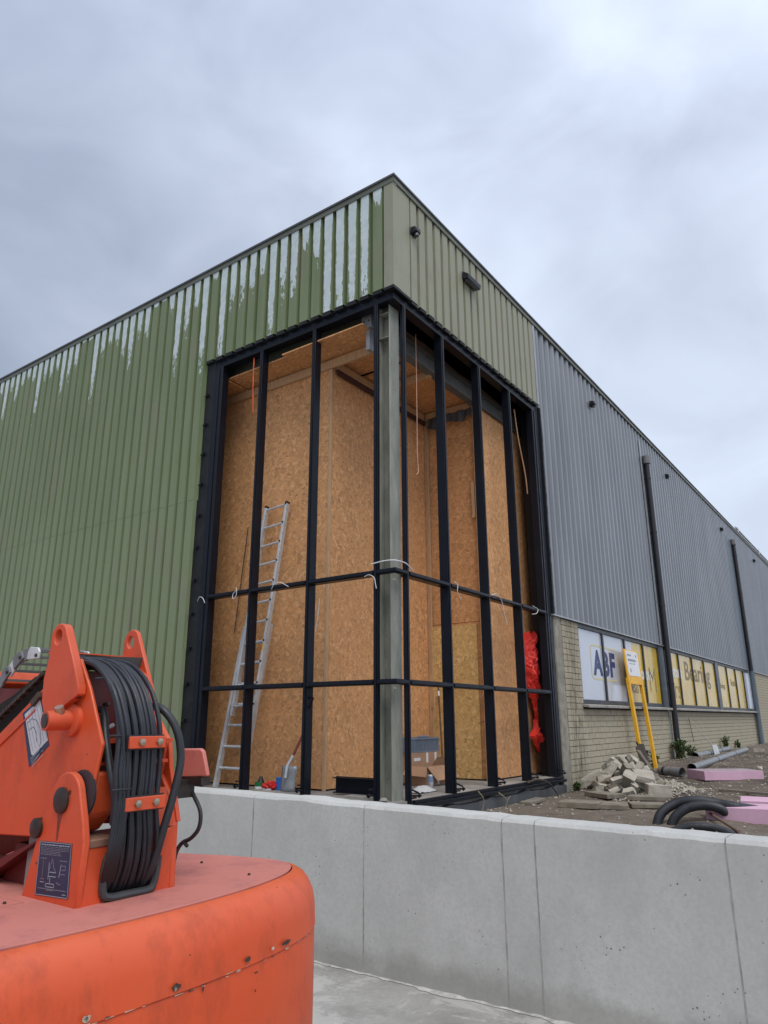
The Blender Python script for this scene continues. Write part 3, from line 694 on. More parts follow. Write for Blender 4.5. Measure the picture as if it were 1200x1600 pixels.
near_b = []; far_b = []
def lay(ya, yb, row, z):
    """one course between ya and yb in running bond, cut bricks at both ends"""
    y = ya-(0.15 if row % 2 else 0.0)
    while y < yb-0.01:
        a_ = max(y, ya); e_ = min(y+0.3, yb); 
        if e_-a_ > 0.04:
            gl = gz(0.05, (a_+e_)/2)
            if z+bh/2 > gl-0.02: (near_b if e_ < 10.9 else far_b).append((a_, e_, z))
        y += 0.3
for row in range(-3, 27):
    z = -0.02+row*0.0975
    if z+bh/2 < 1.045: lay(4.87, 22.87, row, z)
    elif z+bh/2 < 2.47: lay(4.87, 5.62, row, z); lay(22.47, 22.87, row, z)
near_b.sort(); far_b += near_b[300:]; near_b = near_b[:300]
for k, (ya, yb, z) in enumerate(near_b):
    o = bpy.data.objects.new('brick', bmesh_cache[k % 6]); col.objects.link(o); o.parent = BW; o.location = (0, (ya+yb)/2, z); o.scale = (1, (yb-ya-0.01)/bw, 1)
q = MB()
for ya, yb, z in far_b: q.box((-0.015, ya+0.005, z-bh/2), (0.007+rnd.random()*0.003, yb-0.005, z+bh/2))
y = 23.0
while y < 40:
    for r in range(0, 26): z = -0.02+r*0.0975; q.box((-0.015, y, z-bh/2), (0.008, y+0.285, z+bh/2))
    y += 0.3
q.build('far_bricks', 'brick', BW, kind='stuff')
# rough cement edge at the opening
b = MB(); n_ = 44
for k in range(n_+1):
    z = -0.3+2.79*k/n_; e1 = 4.86+0.02*noise.noise(Vector((z*5, 0, 0)))-0.02; e0 = 4.535+0.012*noise.noise(Vector((z*9, 3, 0)))
    xo = 0.018+0.010*noise.noise(Vector((z*4, 7, 0)))
    b.v += [(-0.03, e0, z), (xo, e0+0.012, z), (xo+0.004, (e0+e1)/2, z), (xo-0.006, e1, z), (-0.03, e1, z)]
for k in range(n_):
    for j in range(4): i = 5*k+j; b.f.append([i, i+1, i+6, i+5])
b.build('cement_edge', 'pier', BW, smooth=True)
b = MB(); b.box((0.0, 10.86, -0.1), (0.03, 10.90, 1.05)); b.build('joint_strip', 'strip', BW)

# ---- windows with printed film
def text_mesh(name, txt, size, mat, origin, parent, xscale=1.0, bold=0.0, y_dir=1):
    cu = bpy.data.curves.new(name, 'FONT'); cu.body = txt; cu.size = size; cu.align_x = 'LEFT'; cu.resolution_u = 3; cu.extrude = 0.0006; cu.offset = bold
    t = bpy.data.objects.new('tmp', cu); col.objects.link(t); dg = bpy.context.evaluated_depsgraph_get(); dg.update()
    me = bpy.data.meshes.new_from_object(t.evaluated_get(dg)); bpy.data.objects.remove(t)
    if not len(me.vertices): return None, 0
    wmax = max(v.co.x for v in me.vertices)
    me.transform(Matrix(((0, 0, 1, 0), (xscale, 0, 0, 0), (0, 1, 0, 0), (0, 0, 0, 1))))
    me.materials.clear(); me.materials.append(MT[mat]); me.name = name
    o = bpy.data.objects.new(name, me); col.objects.link(o); o.parent = parent; o.location = Vector(origin)-Vector(parent_world(parent))
    return o, wmax*xscale
XP = -0.028
groups = [(5.62, 10.62, [6.90, 8.20, 9.46]), (11.18, 16.55, [12.42, 13.80, 15.16]), (16.95, 22.36, [18.24, 19.62, 21.0])]
wins = []
for gi, (ya, yb, bars) in enumerate(groups):
    Wd = bpy.data.objects.new('window', None); col.objects.link(Wd); Wd.parent = W; Wd.location = (0, ya, 1.1); wins.append(Wd)
    zb, zt = 1.17, 2.40
    b = MB(); b.box((-0.06, ya, 1.10), (0.0, yb, zb)); b.box((-0.06, ya, zt), (0.0, yb, 2.475)); b.box((-0.06, ya, zb), (-0.004, ya+0.045, zt)); b.box((-0.06, yb-0.045, zb), (-0.004, yb, zt)); b.build('frame', 'winframe', Wd, bevel=0.003)
    for yb_ in bars: b = MB(); b.box((-0.055, yb_-0.035, zb+0.002), (0.004, yb_+0.035, zt-0.002)); b.build('glazing_bar', 'winframe', Wd, bevel=0.003)
    ed = [ya+0.045]+bars+[yb-0.045]
    for k in range(4):
        white = (gi == 0 and k < 2) or (gi == 2 and k == 3)
        b = MB(); b.box((-0.04, ed[k]+(0.035 if k else 0), zb), (XP, ed[k+1]-(0.035 if k < 3 else 0), zt)); 
        if gi == 0 and k == 2:
            b = MB(); b.box((-0.04, ed[k]+0.035, zb), (XP, ed[k+1]-0.035, zt)); b.build('pane', 'film_y', Wd)
            # white corner swept by a curve
            poly = [(XP+0.001, ed[k]+0.036, zt)]
            for a in range(13):
                t = a/12; poly.append((XP+0.001, ed[k]+0.036+0.50*(1-t)**0.8+(-0.0), zt-(1-(1-t)**2)*1.0))
            poly.append((XP+0.001, ed[k]+0.036, zt-1.0)); b = MB(); b.prism(poly, (0.0006, 0, 0)); b.build('white_film', 'film_w', Wd)
        else: b.build('pane', 'film_w' if white else 'film_y', Wd)
for ya, yb in ((5.55, 10.86), (11.14, 22.5)):
    b = MB(); b.prism([(-0.03, ya, 1.05), (0.13, ya, 1.03), (0.13, ya, 1.075), (-0.03, ya, 1.098)], (0, yb-ya, 0)); b.build('window_sill', 'sill', W, bevel=0.006)
for ya, yb in ((10.62, 10.90), (16.55, 16.95), (22.36, 22.44)):
    b = MB(); b.box((-0.05, ya, 1.10), (0.012, yb, 2.475)); b.build('window_post', 'winpost', W, bevel=0.003)
b = MB(); b.box((-0.05, 10.90, 1.1), (-0.02, 11.18, 2.475)); b.build('window_post', 'winpost', W)
XT = XP+0.0025
# round-cornered badge with the letters
def badge(y0, y1, z0, z1, r, t, mat, parent):
    def rr(d):
        pts = []
        for cx, cz, a0 in ((y1-r, z1-r, 0), (y0+r, z1-r, 90), (y0+r, z0+r, 180), (y1-r, z0+r, 270)):
            for a in range(0, 91, 15): pts.append((XT, cx+(r-d)*math.cos(R(a0+a)), cz+(r-d)*math.sin(R(a0+a))))
        return pts
    o_, i_ = rr(0), rr(t); n = len(o_); b = MB(); b.v = o_+i_
    for k in range(n): b.f.append([k, (k+1) % n, n+(k+1) % n, n+k])
    b.build('badge_outline', mat, parent)
badge(6.24, 7.70, 1.53, 2.16, 0.12, 0.03, 'goldp', wins[0])
for ch_, ya, yb in (('A', 6.34, 6.84), ('B', 6.87, 7.21), ('F', 7.26, 7.56)):
    o, w_ = text_mesh('lettering', ch_, 0.60, 'navy', (XT, ya, 1.635), wins[0], 1.0, 0.026)
    lo = min(v.co.y for v in o.data.vertices); k_ = (yb-ya)/(w_-lo); o.data.transform(Matrix(((1, 0, 0, 0), (0, k_, 0, -lo*k_), (0, 0, 1, 0), (0, 0, 0, 1))))
text_mesh('lettering', 'Motors', 0.36, 'whitep', (XT, 8.95, 1.66), wins[0], 1.0, 0.016)
text_mesh('lettering', 'Bearings', 0.44, 'thinp', (XT, 8.32, 1.36), wins[0], 0.85, 0.004)
text_mesh('lettering', 'M', 0.80, 'thinp', (XT, 9.75, 1.40), wins[0], 0.95, -0.012)
text_mesh('lettering', 'ors', 0.66, 'thinp', (XT, 11.40, 1.32), wins[1], 1.15, -0.006)
text_mesh('lettering', 'Motors', 0.40, 'whitep', (XT, 11.30, 1.82), wins[1], 1.15, 0.02)
text_mesh('lettering', 'Bearing', 0.66, 'brownp', (XT, 12.95, 1.80), wins[1], 1.45, 0.010)
text_mesh('lettering', 'Bearings', 0.24, 'thinp', (XT, 17.1, 1.72), wins[2], 0.85, 0.0)
text_mesh('lettering', 'Bearings', 0.30, 'thinp', (XT, 18.75, 1.85), wins[2], 1.0, 0.004)

# ---- drainpipes
def pipe(y, ztop, lower):
    D = bpy.data.objects.new('downpipe', None); col.objects.link(D); D.parent = W; D.location = (0.12, y, 0)
    b = MB(); b.tube([(0.12, y, lower), (0.12, y, ztop)], 0.066, 18, False); b.build('pipe', 'pipe', D, smooth=True)
    b = MB(); b.tube([(0.12, y, ztop-0.12), (0.12, y, ztop+0.08)], 0.092, 18); b.build('pipe_head', 'pipecap', D, smooth=True)
    for z in (1.6, 3.4, 5.2, 6.6):
        b = MB(); b.tube([(0.12, y, z), (0.12, y, z+0.035)], 0.074, 18); b.box((0.03, y-0.012, z), (0.06, y+0.012, z+0.035)); b.build('pipe_bracket', 'pipe', D, smooth=True)
    return D
pipe(10.98, 7.12, 0.0)
D2 = pipe(21.95, 7.16, 2.45)
b = MB(); b.tube([(0.12, 21.95, -0.1), (0.12, 21.95, 2.45)], 0.085, 18, False); b.build('lower_pipe', 'pipeblue', D2, smooth=True)

# ---- lamps on the long facade
def bulkhead(y, lab):
    L = thing('wall_light', (0.03, y, 7.28), lab, 'wall light', 'small dark wall lights along the parapet')
    b = MB(); b.box((0.04, y-0.07, 7.22), (0.06, y+0.07, 7.34)); b.build('back_plate', 'lamp', L, bevel=0.006)
    b = MB(); b.prism([(0.06, y-0.06, 7.23), (0.145, y-0.06, 7.25), (0.145, y-0.06, 7.32), (0.06, y-0.06, 7.34)], (0, 0.12, 0)); b.build('housing', 'lamp', L, bevel=0.012)
    b = MB(); b.tube([(0.105, y, 7.235), (0.108, y, 7.20)], 0.032, 14); b.build('lens', 'lens', L, smooth=True)
bulkhead(0.42, 'small dark wall light nearest the corner, high on the green sheeting')
bulkhead(7.31, 'small dark wall light high on the grey sheeting, left of the first drainpipe')
bulkhead(13.13, 'small dark wall light just right of the first drainpipe top')
bulkhead(20.22, 'small dark wall light just left of the second drainpipe top')
bulkhead(26.7, 'farthest small dark wall light, right of the second drainpipe')
L = thing('floodlight', (0.04, 1.98, 7.33), 'long black rectangular lamp high on the green sheeting right of the corner', 'floodlight')
b = MB(); b.box((0.04, 1.78, 7.30), (0.06, 2.18, 7.44)); b.build('back_plate', 'lamp', L, bevel=0.006)
b = MB(); b.prism([(0.06, 1.79, 7.30), (0.15, 1.79, 7.285), (0.165, 1.79, 7.36), (0.06, 1.79, 7.44)], (0, 0.40, 0)); b.build('housing', 'lamp', L, bevel=0.008)
b = MB(); b.box((0.08, 1.82, 7.276), (0.14, 2.16, 7.292)); b.build('lens', 'lens', L)
# guard rail on the roof edge
RG = thing('roof_guard_rail', (-0.9, 30, 7.7), 'thin pale guard rail standing on the roof beyond the second drainpipe', 'guard rail')
for y in (30.2, 36.0, 41.0): b = MB(); b.tube([(-0.9, y, 7.7), (-0.9, y, 9.65)], 0.05, 8); b.build('post', 'alu', RG)
b = MB(); b.tube([(-0.9, 29.7, 9.55), (-0.9, 41.5, 9.55)], 0.045, 8); b.build('top_rail', 'alu', RG)
b = MB(); b.tube([(-0.9, 30, 8.9), (-0.9, 41.5, 8.9)], 0.03, 8); b.build('mid_rail', 'alu', RG)

# ================================================================ RETAINING WALL
RW = thing('retaining_wall', (1, -2.3, -0.76), 'low pale grey cast concrete retaining wall crossing the picture', 'concrete wall')
joints = [-9, -5.0, -2.2, 0.28, 1.355, 2.41, 2.625, 3.68, 6.5, 12]
def wy(x): return -2.37
def wtop(x): return 0.287-0.010*max(x, 0)+0.004*noise.noise(Vector((x*0.9, 2, 0)))+0.012*math.exp(-((x-0.75)/0.12)**2)
for k in range(len(joints)-1):
    a, c = joints[k]+0.003, joints[k+1]-0.003; n_ = max(3, int((c-a)/0.05)); b = MB()
    for i in range(n_+1):
        x = a+(c-a)*i/n_; y = wy(x); zt = wtop(x); r_ = 0.006*noise.noise(Vector((x*9, 0, 1))); th = 0.25
        yn = 0.0
        b.v += [(x, y+yn, -0.80), (x, y+yn, zt-0.022+r_), (x, y+0.016, zt-0.002+r_*1.2), (x, y+0.12, zt+0.006*noise.noise(Vector((x*6, 8, 0)))), (x, y+th, zt-0.006+r_), (x, y+th, -0.8)]
    for i in range(n_):
        for j in range(5): q = 6*i+j; b.f.append([q, q+6, q+7, q+1])
    b.f.append([0, 1, 2, 3, 4, 5]); e_ = 6*n_; b.f.append([e_+5, e_+4, e_+3, e_+2, e_+1, e_])
    b.build('concrete_panel', 'concrete', RW)
for x in joints[1:-1]:
    b = MB(); y = wy(x); pts = []
    for k in range(25):
        z = -0.76+0.99*k/24; w = 0.004+0.002*noise.noise(Vector((x, z*9, 0))); dx = 0.004*noise.noise(Vector((x*3, z*5, 2)))
        b.v += [(x-w+dx, y-0.0015, z), (x+w+dx, y-0.0015, z), (x+w+dx, y+0.1, z), (x-w+dx, y+0.1, z)]
    for k in range(24):
        for j in range(4): i = 4*k; b.f.append([i+j, i+(j+1) % 4, i+4+(j+1) % 4, i+4+j])
    b.build('joint_filler', 'seam', RW, smooth=True)
# crusty mortar line along the foot of the wall
b = MB(); n_ = 320
for k in range(n_+1):
    x = -3+9*k/n_; y = wy(x); w = 0.012+0.085*max(0, noise.noise(Vector((x*2.3, 0, 4))))+0.02*noise.noise(Vector((x*14, 0, 4))); h = 0.006+0.007*noise.noise(Vector((x*11, 3, 4)))
    b.v += [(x, y-w, -0.757), (x, y-w*0.6, -0.76+h), (x, y+0.01, -0.755+h*1.3)]
for k in range(n_): i = 3*k; b.f += [[i, i+3, i+4, i+1], [i+1, i+4, i+5, i+2]]
b.build('mortar_crust', plain('mortar_crust_pale', (0.42, 0.41, 0.375), 0.95, 0, 0.35, 14, 0.6), RW, smooth=True, kind='stuff')

# ================================================================ BOOM LIFT
LZ = 0.352
BL = thing('boom_lift', (1.7, -5.6, -0.76), 'orange articulated boom lift, rear end with hose bundle and rounded counterweight', 'boom lift')
outl = [(2.55, -6.75), (2.72, -6.35), (2.80, -6.0), (2.845, -5.66), (2.868, -5.36), (2.868, -5.1), (2.845, -4.88), (2.79, -4.69), (2.70, -4.575), (2.58, -4.55), (2.40, -4.585), (2.18, -4.665), (1.8, -4.80), (1.3, -4.95), (0.8, -5.05), (0.5, -5.25), (0.42, -5.7), (0.5, -6.3), (0.8, -6.7), (1.4, -6.95), (2.1, -6.95)]
ol = [Vector((x, y, 0)) for x, y in outl]; ol = catmull(ol+[ol[0]], 6)[:-1]
def offs(pts, d):
    o = []; n = len(pts)
    for k in range(n):
        t = (pts[(k+1) % n]-pts[k-1]).normalized(); o.append(pts[k]+Vector((t.y, -t.x, 0))*(-d))
    return o
# orientation test: outward
ctr = sum(ol, Vector())/len(ol)
sgn = 1 if ((offs(ol, 0.1)[0]-ctr).length > (ol[0]-ctr).length) else -1
prof = [(-0.004, LZ-0.004), (0.0, LZ-0.001), (0.022, LZ-0.004), (0.05, LZ-0.018), (0.075, LZ-0.040), (0.095, LZ-0.070), (0.106, LZ-0.11), (0.110, LZ-0.16), (0.112, LZ-0.172), (0.106, LZ-0.177), (0.108, LZ-0.184), (0.112, LZ-0.30), (0.110, LZ-0.62), (0.085, LZ-0.72), (0.02, LZ-0.74)]
b = MB(); n = len(ol)
prof = [(d*0.72, z) for d, z in prof]
rings = [offs(ol, d*sgn) for d, z in prof]
for k, (d, z) in enumerate(prof):
    for j, p in enumerate(rings[k]):
        dent = 0.006*noise.noise(Vector((p.x*3, p.y*3, z*4))) if 2 < k < 13 else 0
        q = p+(p-ctr).normalized()*dent; b.v.append((q.x, q.y, z+dent*0.5))
for k in range(len(prof)-1):
    for j in range(n): b.f.append([k*n+j, k*n+(j+1) % n, (k+1)*n+(j+1) % n, (k+1)*n+j])
b.f.append([(len(prof)-1)*n+j for j in range(n)])
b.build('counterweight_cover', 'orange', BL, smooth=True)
# chips along the seam
MTchip = plain('bare_rusty_chip', (0.05, 0.028, 0.02), 0.7, 0, 0.4, 40); MTprim = plain('pale_primer_chip', (0.45, 0.36, 0.28), 0.8, 0, 0.3, 40)
def ring_pt(t, z, d):
    p = offs(ol, d*sgn); f = t*n; k = int(f) % n; return p[k].lerp(p[(k+1) % n], f-int(f))+Vector((0, 0, z))
# deck panels
def inset_poly(d, z): return [Vector((p.x, p.y, z)) for p in offs(ol, -d*sgn)]
def split_deck(poly, x_lo, x_hi, y_lo, y_hi):
    # clip polygon by an axis aligned box (Sutherland-Hodgman)
    def clip(ps, f, inter):
        r = []
        for a, c in zip(ps, ps[1:]+ps[:1]):
            fa, fc = f(a), f(c)
            if fa: r.append(a)
            if fa != fc: r.append(inter(a, c))
        return r
    def ix(v): return lambda a, c: a.lerp(c, (v-a.x)/(c.x-a.x))
    def iy(v): return lambda a, c: a.lerp(c, (v-a.y)/(c.y-a.y))
    ps = poly
    for f, it in ((lambda p: p.x >= x_lo, ix(x_lo)), (lambda p: p.x <= x_hi, ix(x_hi)), (lambda p: p.y >= y_lo, iy(y_lo)), (lambda p: p.y <= y_hi, iy(y_hi))):
        ps = clip(ps, f, it)
        if not ps: return []
    return ps
dp = inset_poly(0.006, LZ-0.004)
for (xa, xb, ya, yb) in ((2.47, 9, -9, 9), (-9, 2.466, -5.0, 9), (-9, 2.466, -9, -5.42), (-9, 2.466, -5.416, -5.004)):
    ps = split_deck(dp, xa, xb, ya, yb)
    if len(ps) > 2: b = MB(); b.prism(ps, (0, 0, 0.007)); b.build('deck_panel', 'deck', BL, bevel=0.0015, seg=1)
for x, y in ((2.43, -4.75), (2.25, -4.72), (2.44, -5.46), (2.72, -4.80)):
    b = MB(); b.lathe([(0.005, 0), (0.005, 0.005), (0.003, 0.006)], (x, y, LZ+0.003), 8); b.build('deck_bolt', 'rust', BL)

def plate(name, pts, y, th, mat='orange2', bev=0.004, par=None, label=None):
    b = MB(); b.prism([(x, y, z) for x, z in pts], (0, th, 0)); return b.build(name, mat, par or BL, bevel=bev, label=label)
def arcpts(cx, cz, r, a0, a1, n=8): return [(cx+r*math.cos(R(a0+(a1-a0)*k/n)), cz+r*math.sin(R(a0+(a1-a0)*k/n))) for k in range(n+1)]
YN, YF = -5.38, -5.05
# riser: near lug plate, far lug plate, rear plate with opening
near_lug = [(2.38, LZ), (2.427, 0.522), (2.462, 0.63)]+arcpts(2.55, 0.632, 0.068, 150, 25, 8)+[(2.645, 0.575), (2.662, 0.52), (2.652, LZ)]
plate('riser_plate', near_lug, YN, 0.022)
far_lug = [(2.38, LZ), (2.43, 0.55), (2.50, 0.66), (2.57, 0.68), (2.618, 0.624), (2.650, 0.54), (2.655, LZ)]
plate('riser_plate', far_lug, YF-0.02, 0.022)
# rear plate pieces around the cutout
b = MB(); X0 = 2.640
def rp_(poly): b.prism([(X0, y, z) for y, z in poly], (0.012, 0, 0))
rp_([(-5.378, LZ), (-5.300, LZ), (-5.300, 0.455), (-5.262, 0.515), (-5.378, 0.515)])
rp_([(-5.128, LZ), (-5.052, LZ), (-5.052, 0.54), (-5.128, 0.50)])
rp_([(-5.2998, LZ), (-5.1282, LZ), (-5.1282, 0.360), (-5.2998, 0.360)])
b.build('riser_rear_plate', 'orange2', BL, bevel=0.003)
b = MB(); b.prism([(2.45, -5.355, 0.505), (2.655, -5.355, 0.500), (2.655, -5.262, 0.500), (2.45, -5.262, 0.505)], (0, 0, 0.022)); b.build('riser_ledge', plain('dirty_ledge', (0.20, 0.11, 0.075), 0.7, 0, 0.3, 20, 0.2), BL, bevel=0.003)
# opening edging
b = MB(); b.tube([(2.658, -5.262, 0.520), (2.658, -5.300, 0.462), (2.658, -5.303, 0.385), (2.658, -5.28, 0.366), (2.658, -5.215, 0.364), (2.658, -5.15, 0.364), (2.658, -5.132, 0.378), (2.658, -5.124, 0.42), (2.658, -5.122, 0.452)], 0.0115, 8, smooth_path=4); b.build('opening_edging', 'greydk', BL, smooth=True)
b = MB(); b.box((2.45, -5.30, LZ+0.004), (2.60, -5.12, LZ+0.01)); b.build('opening_floor', 'dark', BL)
# far post above the riser
b = MB(); b.prism([(2.655, -5.058, 0.54), (2.60, -5.058, 0.70), (2.585, -5.058, 0.775), (2.56, -5.058, 0.62), (2.55, -5.058, 0.54)], (0, 0.016, 0)); b.build('rear_gusset', 'orange2', BL, bevel=0.002)
b = MB(); b.prism([(2.652, -5.075, 0.53), (2.60, -5.075, 0.64), (2.58, -5.10, 0.64), (2.62, -5.11, 0.53)], (0.006, 0.004, 0)); b.build('rear_gusset', 'orange2', BL)
# pins
b = MB(); b.lathe([(0.036, 0), (0.036, -0.006), (0.030, -0.009), (0.010, -0.010)], (2.535, YN-0.001, 0.622), 24, 'y'); b.build('pivot_pin', 'grease', BL, smooth=True)
b = MB(); b.lathe([(0.066, 0), (0.066, 0.006), (0.05, 0.008)], (2.588, YN+0.024, 0.640), 28, 'y'); b.build('pivot_washer', 'rubber', BL, smooth=True)
b = MB(); b.lathe([(0.028, 0), (0.028, -0.02), (0.015, -0.024)], (2.425, YN+0.01, 0.54), 18, 'y'); b.build('grease_fitting', 'grease', BL, smooth=True)

# boom (lower arm, folded forwards to the left)
boomn = [(1.15, 0.43), (1.15, 0.44), (1.15, 0.72)]
boom_side = [(0.9, 0.20), (2.162, 0.497), (2.406, 0.509), (2.582, 0.525), (2.621, 0.569), (2.640, 0.683), (2.659, 0.778), (2.57, 0.935), (2.499, 1.035), (2.44, 1.02), (2.318, 0.955), (2.075, 0.803), (0.9, 0.22+0.05)]
boom_side = [(0.9, -0.02), (1.6, 0.27), (2.162, 0.497), (2.406, 0.509), (2.582, 0.525), (2.621, 0.569), (2.640, 0.683), (2.659, 0.778), (2.57, 0.935), (2.499, 1.03), (2.318, 0.950), (2.075, 0.803), (0.9, 0.12)]
YB = -5.352
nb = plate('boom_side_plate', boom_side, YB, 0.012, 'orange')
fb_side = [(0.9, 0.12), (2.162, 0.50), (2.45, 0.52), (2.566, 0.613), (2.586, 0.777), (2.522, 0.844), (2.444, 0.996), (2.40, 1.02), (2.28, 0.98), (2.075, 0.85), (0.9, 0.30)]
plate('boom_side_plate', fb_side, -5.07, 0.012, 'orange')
# ear plate with a lifting eye on each side
def ear(name, pts, y, th, hole, rh, mat='orange2'):
    b = bmesh.new(); n_ = len(pts); m_ = 20
    outer = [b.verts.new((x, 0, z)) for x, z in pts]
    inner = [b.verts.new((hole[0]+rh*math.cos(2*math.pi*k/m_), 0, hole[1]+rh*1.15*math.sin(2*math.pi*k/m_))) for k in range(m_)]
    ed = []
    for L_ in (outer, inner):
        for k in range(len(L_)): ed.append(b.edges.new((L_[k], L_[(k+1) % len(L_)])))
    bmesh.ops.triangle_fill(b, use_beauty=True, edges=ed)
    r = bmesh.ops.extrude_face_region(b, geom=b.faces[:]); vs = [v for v in r['geom'] if isinstance(v, bmesh.types.BMVert)]
    bmesh.ops.translate(b, verts=vs, vec=(0, th, 0)); bmesh.ops.recalc_face_normals(b, faces=b.faces)
    me = bpy.data.meshes.new(name); b.to_mesh(me); b.free(); me.materials.append(MT[mat]); me.shade_smooth(); me.set_sharp_from_angle(angle=R(30))
    o = bpy.data.objects.new(name, me); col.objects.link(o); o.parent = BL; o.location = Vector((0, y, 0))-Vector(parent_world(BL)); 
    md = o.modifiers.new('bevel', 'BEVEL'); md.width = 0.003; md.segments = 2; md.limit_method = 'ANGLE'; md.angle_limit = R(40)
    return o
ear('lifting_ear', [(2.396, 0.842), (2.362, 0.900), (2.357, 0.972), (2.374, 1.04), (2.372, 1.09)]+arcpts(2.415, 1.098, 0.043, 165, 15, 8)+[(2.505, 1.03), (2.553, 0.943), (2.555, 0.918)], YB-0.03, 0.028, (2.412, 1.098), 0.021)
ear('lifting_ear', [(2.284, 1.02), (2.292, 1.125)]+arcpts(2.335, 1.118, 0.040, 150, 20, 8)+[(2.444, 0.996), (2.522, 0.844), (2.586, 0.777), (2.55, 0.70), (2.40, 0.80), (2.30, 0.9)], -5.058, 0.016, (2.330, 1.113), 0.019)
# inner box of the boom, top plate, end ribs
b = MB(); b.prism([(2.30, YB+0.013, 1.015), (2.31, YB+0.013, 1.045), (2.31, -5.058, 1.055), (2.30, -5.058, 1.02)], (0.10, 0, 0.0)); b.build('top_cross_plate', plain('grey_cross_plate', (0.07, 0.07, 0.07), 0.5), BL)
b = MB(); b.box((2.29, YB+0.013, 1.056), (2.36, -5.06, 1.060)); b.build('top_cross_edge', 'orange2', BL)
b = MB(); b.prism([(2.02, YB+0.013, 0.50), (2.02, -5.071, 0.50), (2.38, -5.071, 0.54), (2.38, YB+0.013, 0.54)], (0, 0, 0.01)); b.build('boom_belly_plate', 'maroon', BL)
b = MB(); b.box((2.38, YB+0.013, 0.54), (2.40, -5.071, 1.0)); b.build('inner_bulkhead', 'maroon', BL)
for z in (0.778, 0.715):
    b = MB(); b.box((2.40, YB+0.013, z), (2.625-(0.78-z)*0.3, -5.071, z+0.010)); b.build('end_rib', 'orange2', BL)
b = MB(); b.prism([(2.40, YB+0.013, 0.53), (2.56, YB+0.013, 0.53), (2.615, YB+0.013, 0.58), (2.63, YB+0.013, 0.70), (2.40, YB+0.013, 0.70)], (0, 0.075, 0)); b.build('boom_heel_box', 'orange', BL, bevel=0.012)
b = MB(); b.prism([(0.9, YB, 0.18-0.20), (2.41, YB, 0.509), (2.18, YB, 0.40), (1.6, YB, 0.12), (0.9, YB, -0.10)], (0, 0.27, 0)); b.build('boom_underside', 'maroon', BL)
# upper arm folded on top, partly in view at the left
b = MB(); b.prism([(1.2, -5.33, 0.62), (1.935, -5.33, 1.015), (1.955, -5.33, 0.975), (1.93, -5.33, 0.93), (1.2, -5.33, 0.52)], (0, 0.20, 0)); b.build('upper_arm', 'orange', BL, bevel=0.004)
b = MB(); b.prism([(1.2, -5.33, 0.50), (1.95, -5.33, 0.955), (2.13, -5.33, 0.945), (2.1, -5.33, 0.915), (1.95, -5.33, 0.86), (1.2, -5.33, 0.44)], (0, 0.22, 0)); b.build('arm_inner', 'maroon', BL)
# energy chain
ch = [(1.935, 0.925), (1.97, 0.956), (2.013, 0.987), (2.046, 1.010), (2.079, 1.034), (2.119, 1.056), (2.167, 1.062), (2.221, 1.056)]
for k in range(len(ch)-1):
    (xa, za), (xb, zb) = ch[k], ch[k+1]; d = Vector((xb-xa, 0, zb-za)).normalized(); nn_ = Vector((-d.z, 0, d.x))
    for yy in (-5.335, -5.15):
        off_ = 0.004 if k % 2 else -0.003; c0 = Vector((xa, yy+off_, za))-d*0.008; c1 = Vector((xb, yy+off_, zb))+d*0.008
        b = MB(); b.prism([tuple(c0-nn_*0.020), tuple(c1-nn_*0.012), tuple(c1+nn_*0.012), tuple(c1-d*0.012+nn_*0.024), tuple(c0+d*0.010+nn_*0.024), tuple(c0+nn_*0.006)], (0, 0.008, 0)); lk = b.build('chain_link', 'galvd' if k % 3 else 'alu', BL, bevel=0.002)
        b = MB(); b.lathe([(0.006, 0), (0.006, -0.004)], tuple(c1-d*0.012+Vector((0, 0, -0.002))), 8, 'y'); b.build('link_pin', 'grease', lk)
    b = MB(); c0 = Vector((xa, -5.33, za))+nn_*0.018+d*0.02; b.bar(c0, c0+Vector((0, 0.18, 0)), 0.016, 0.008); b.build('chain_bar', 'pipecap', BL)
for k in range(26):     # lower run of the chain lying on the boom edge
    t = k/25; x = 1.90+0.40*t; z = 0.765+0.36*t*0.62+0.0
    b = MB(); b.prism([(x-0.007, YB-0.006, z-0.008), (x+0.006, YB-0.006, z-0.001), (x+0.006, YB-0.006, z+0.012), (x-0.007, YB-0.006, z+0.005)], (0, 0.02, 0)); b.build('chain_link', 'rust' if k % 2 else 'grease', BL)
b = MB(); b.prism([(1.6, YB+0.02, 0.50), (2.32, YB+0.02, 0.955), (2.22, YB+0.02, 0.985), (2.10, YB+0.02, 0.93), (1.9, YB+0.02, 0.86)], (0, 0.22, 0)); b.build('chain_tray', 'dark', BL)
b = MB(); b.bar((2.27, YB-0.008, 0.895), (2.31, YB-0.008, 0.925), 0.012, 0.02); b.build('edge_clip', 'rust', BL)
b = MB(); b.bar((1.5, YB-0.0025, 0.43), (2.285, YB-0.0025, 0.877), 0.004, 0.005); b.build('weld_bead', 'orange2', BL)
# boss tube with bolt
b = MB(); b.lathe([(0.050, 0), (0.048, -0.012), (0.034, -0.018)], (2.500, YB, 0.845), 24, 'y'); b.build('boss_flange', 'orange2', BL, smooth=True)
b = MB(); b.tube([(2.500, YB-0.002, 0.845), (2.490, YB-0.085, 0.843)], 0.029, 20); b.build('boss_tube', 'orange2', BL, smooth=True)
b = MB(); b.tube([(2.490, YB-0.084, 0.843), (2.4895, YB-0.0875, 0.8428)], 0.021, 18); b.build('boss_plug', 'grease', BL, smooth=True)
b = MB(); b.tube([(2.506, YB-0.048, 0.864), (2.511, YB-0.058, 0.883)], 0.0135, 6); b.build('boss_bolt', 'steel', BL, smooth=True)

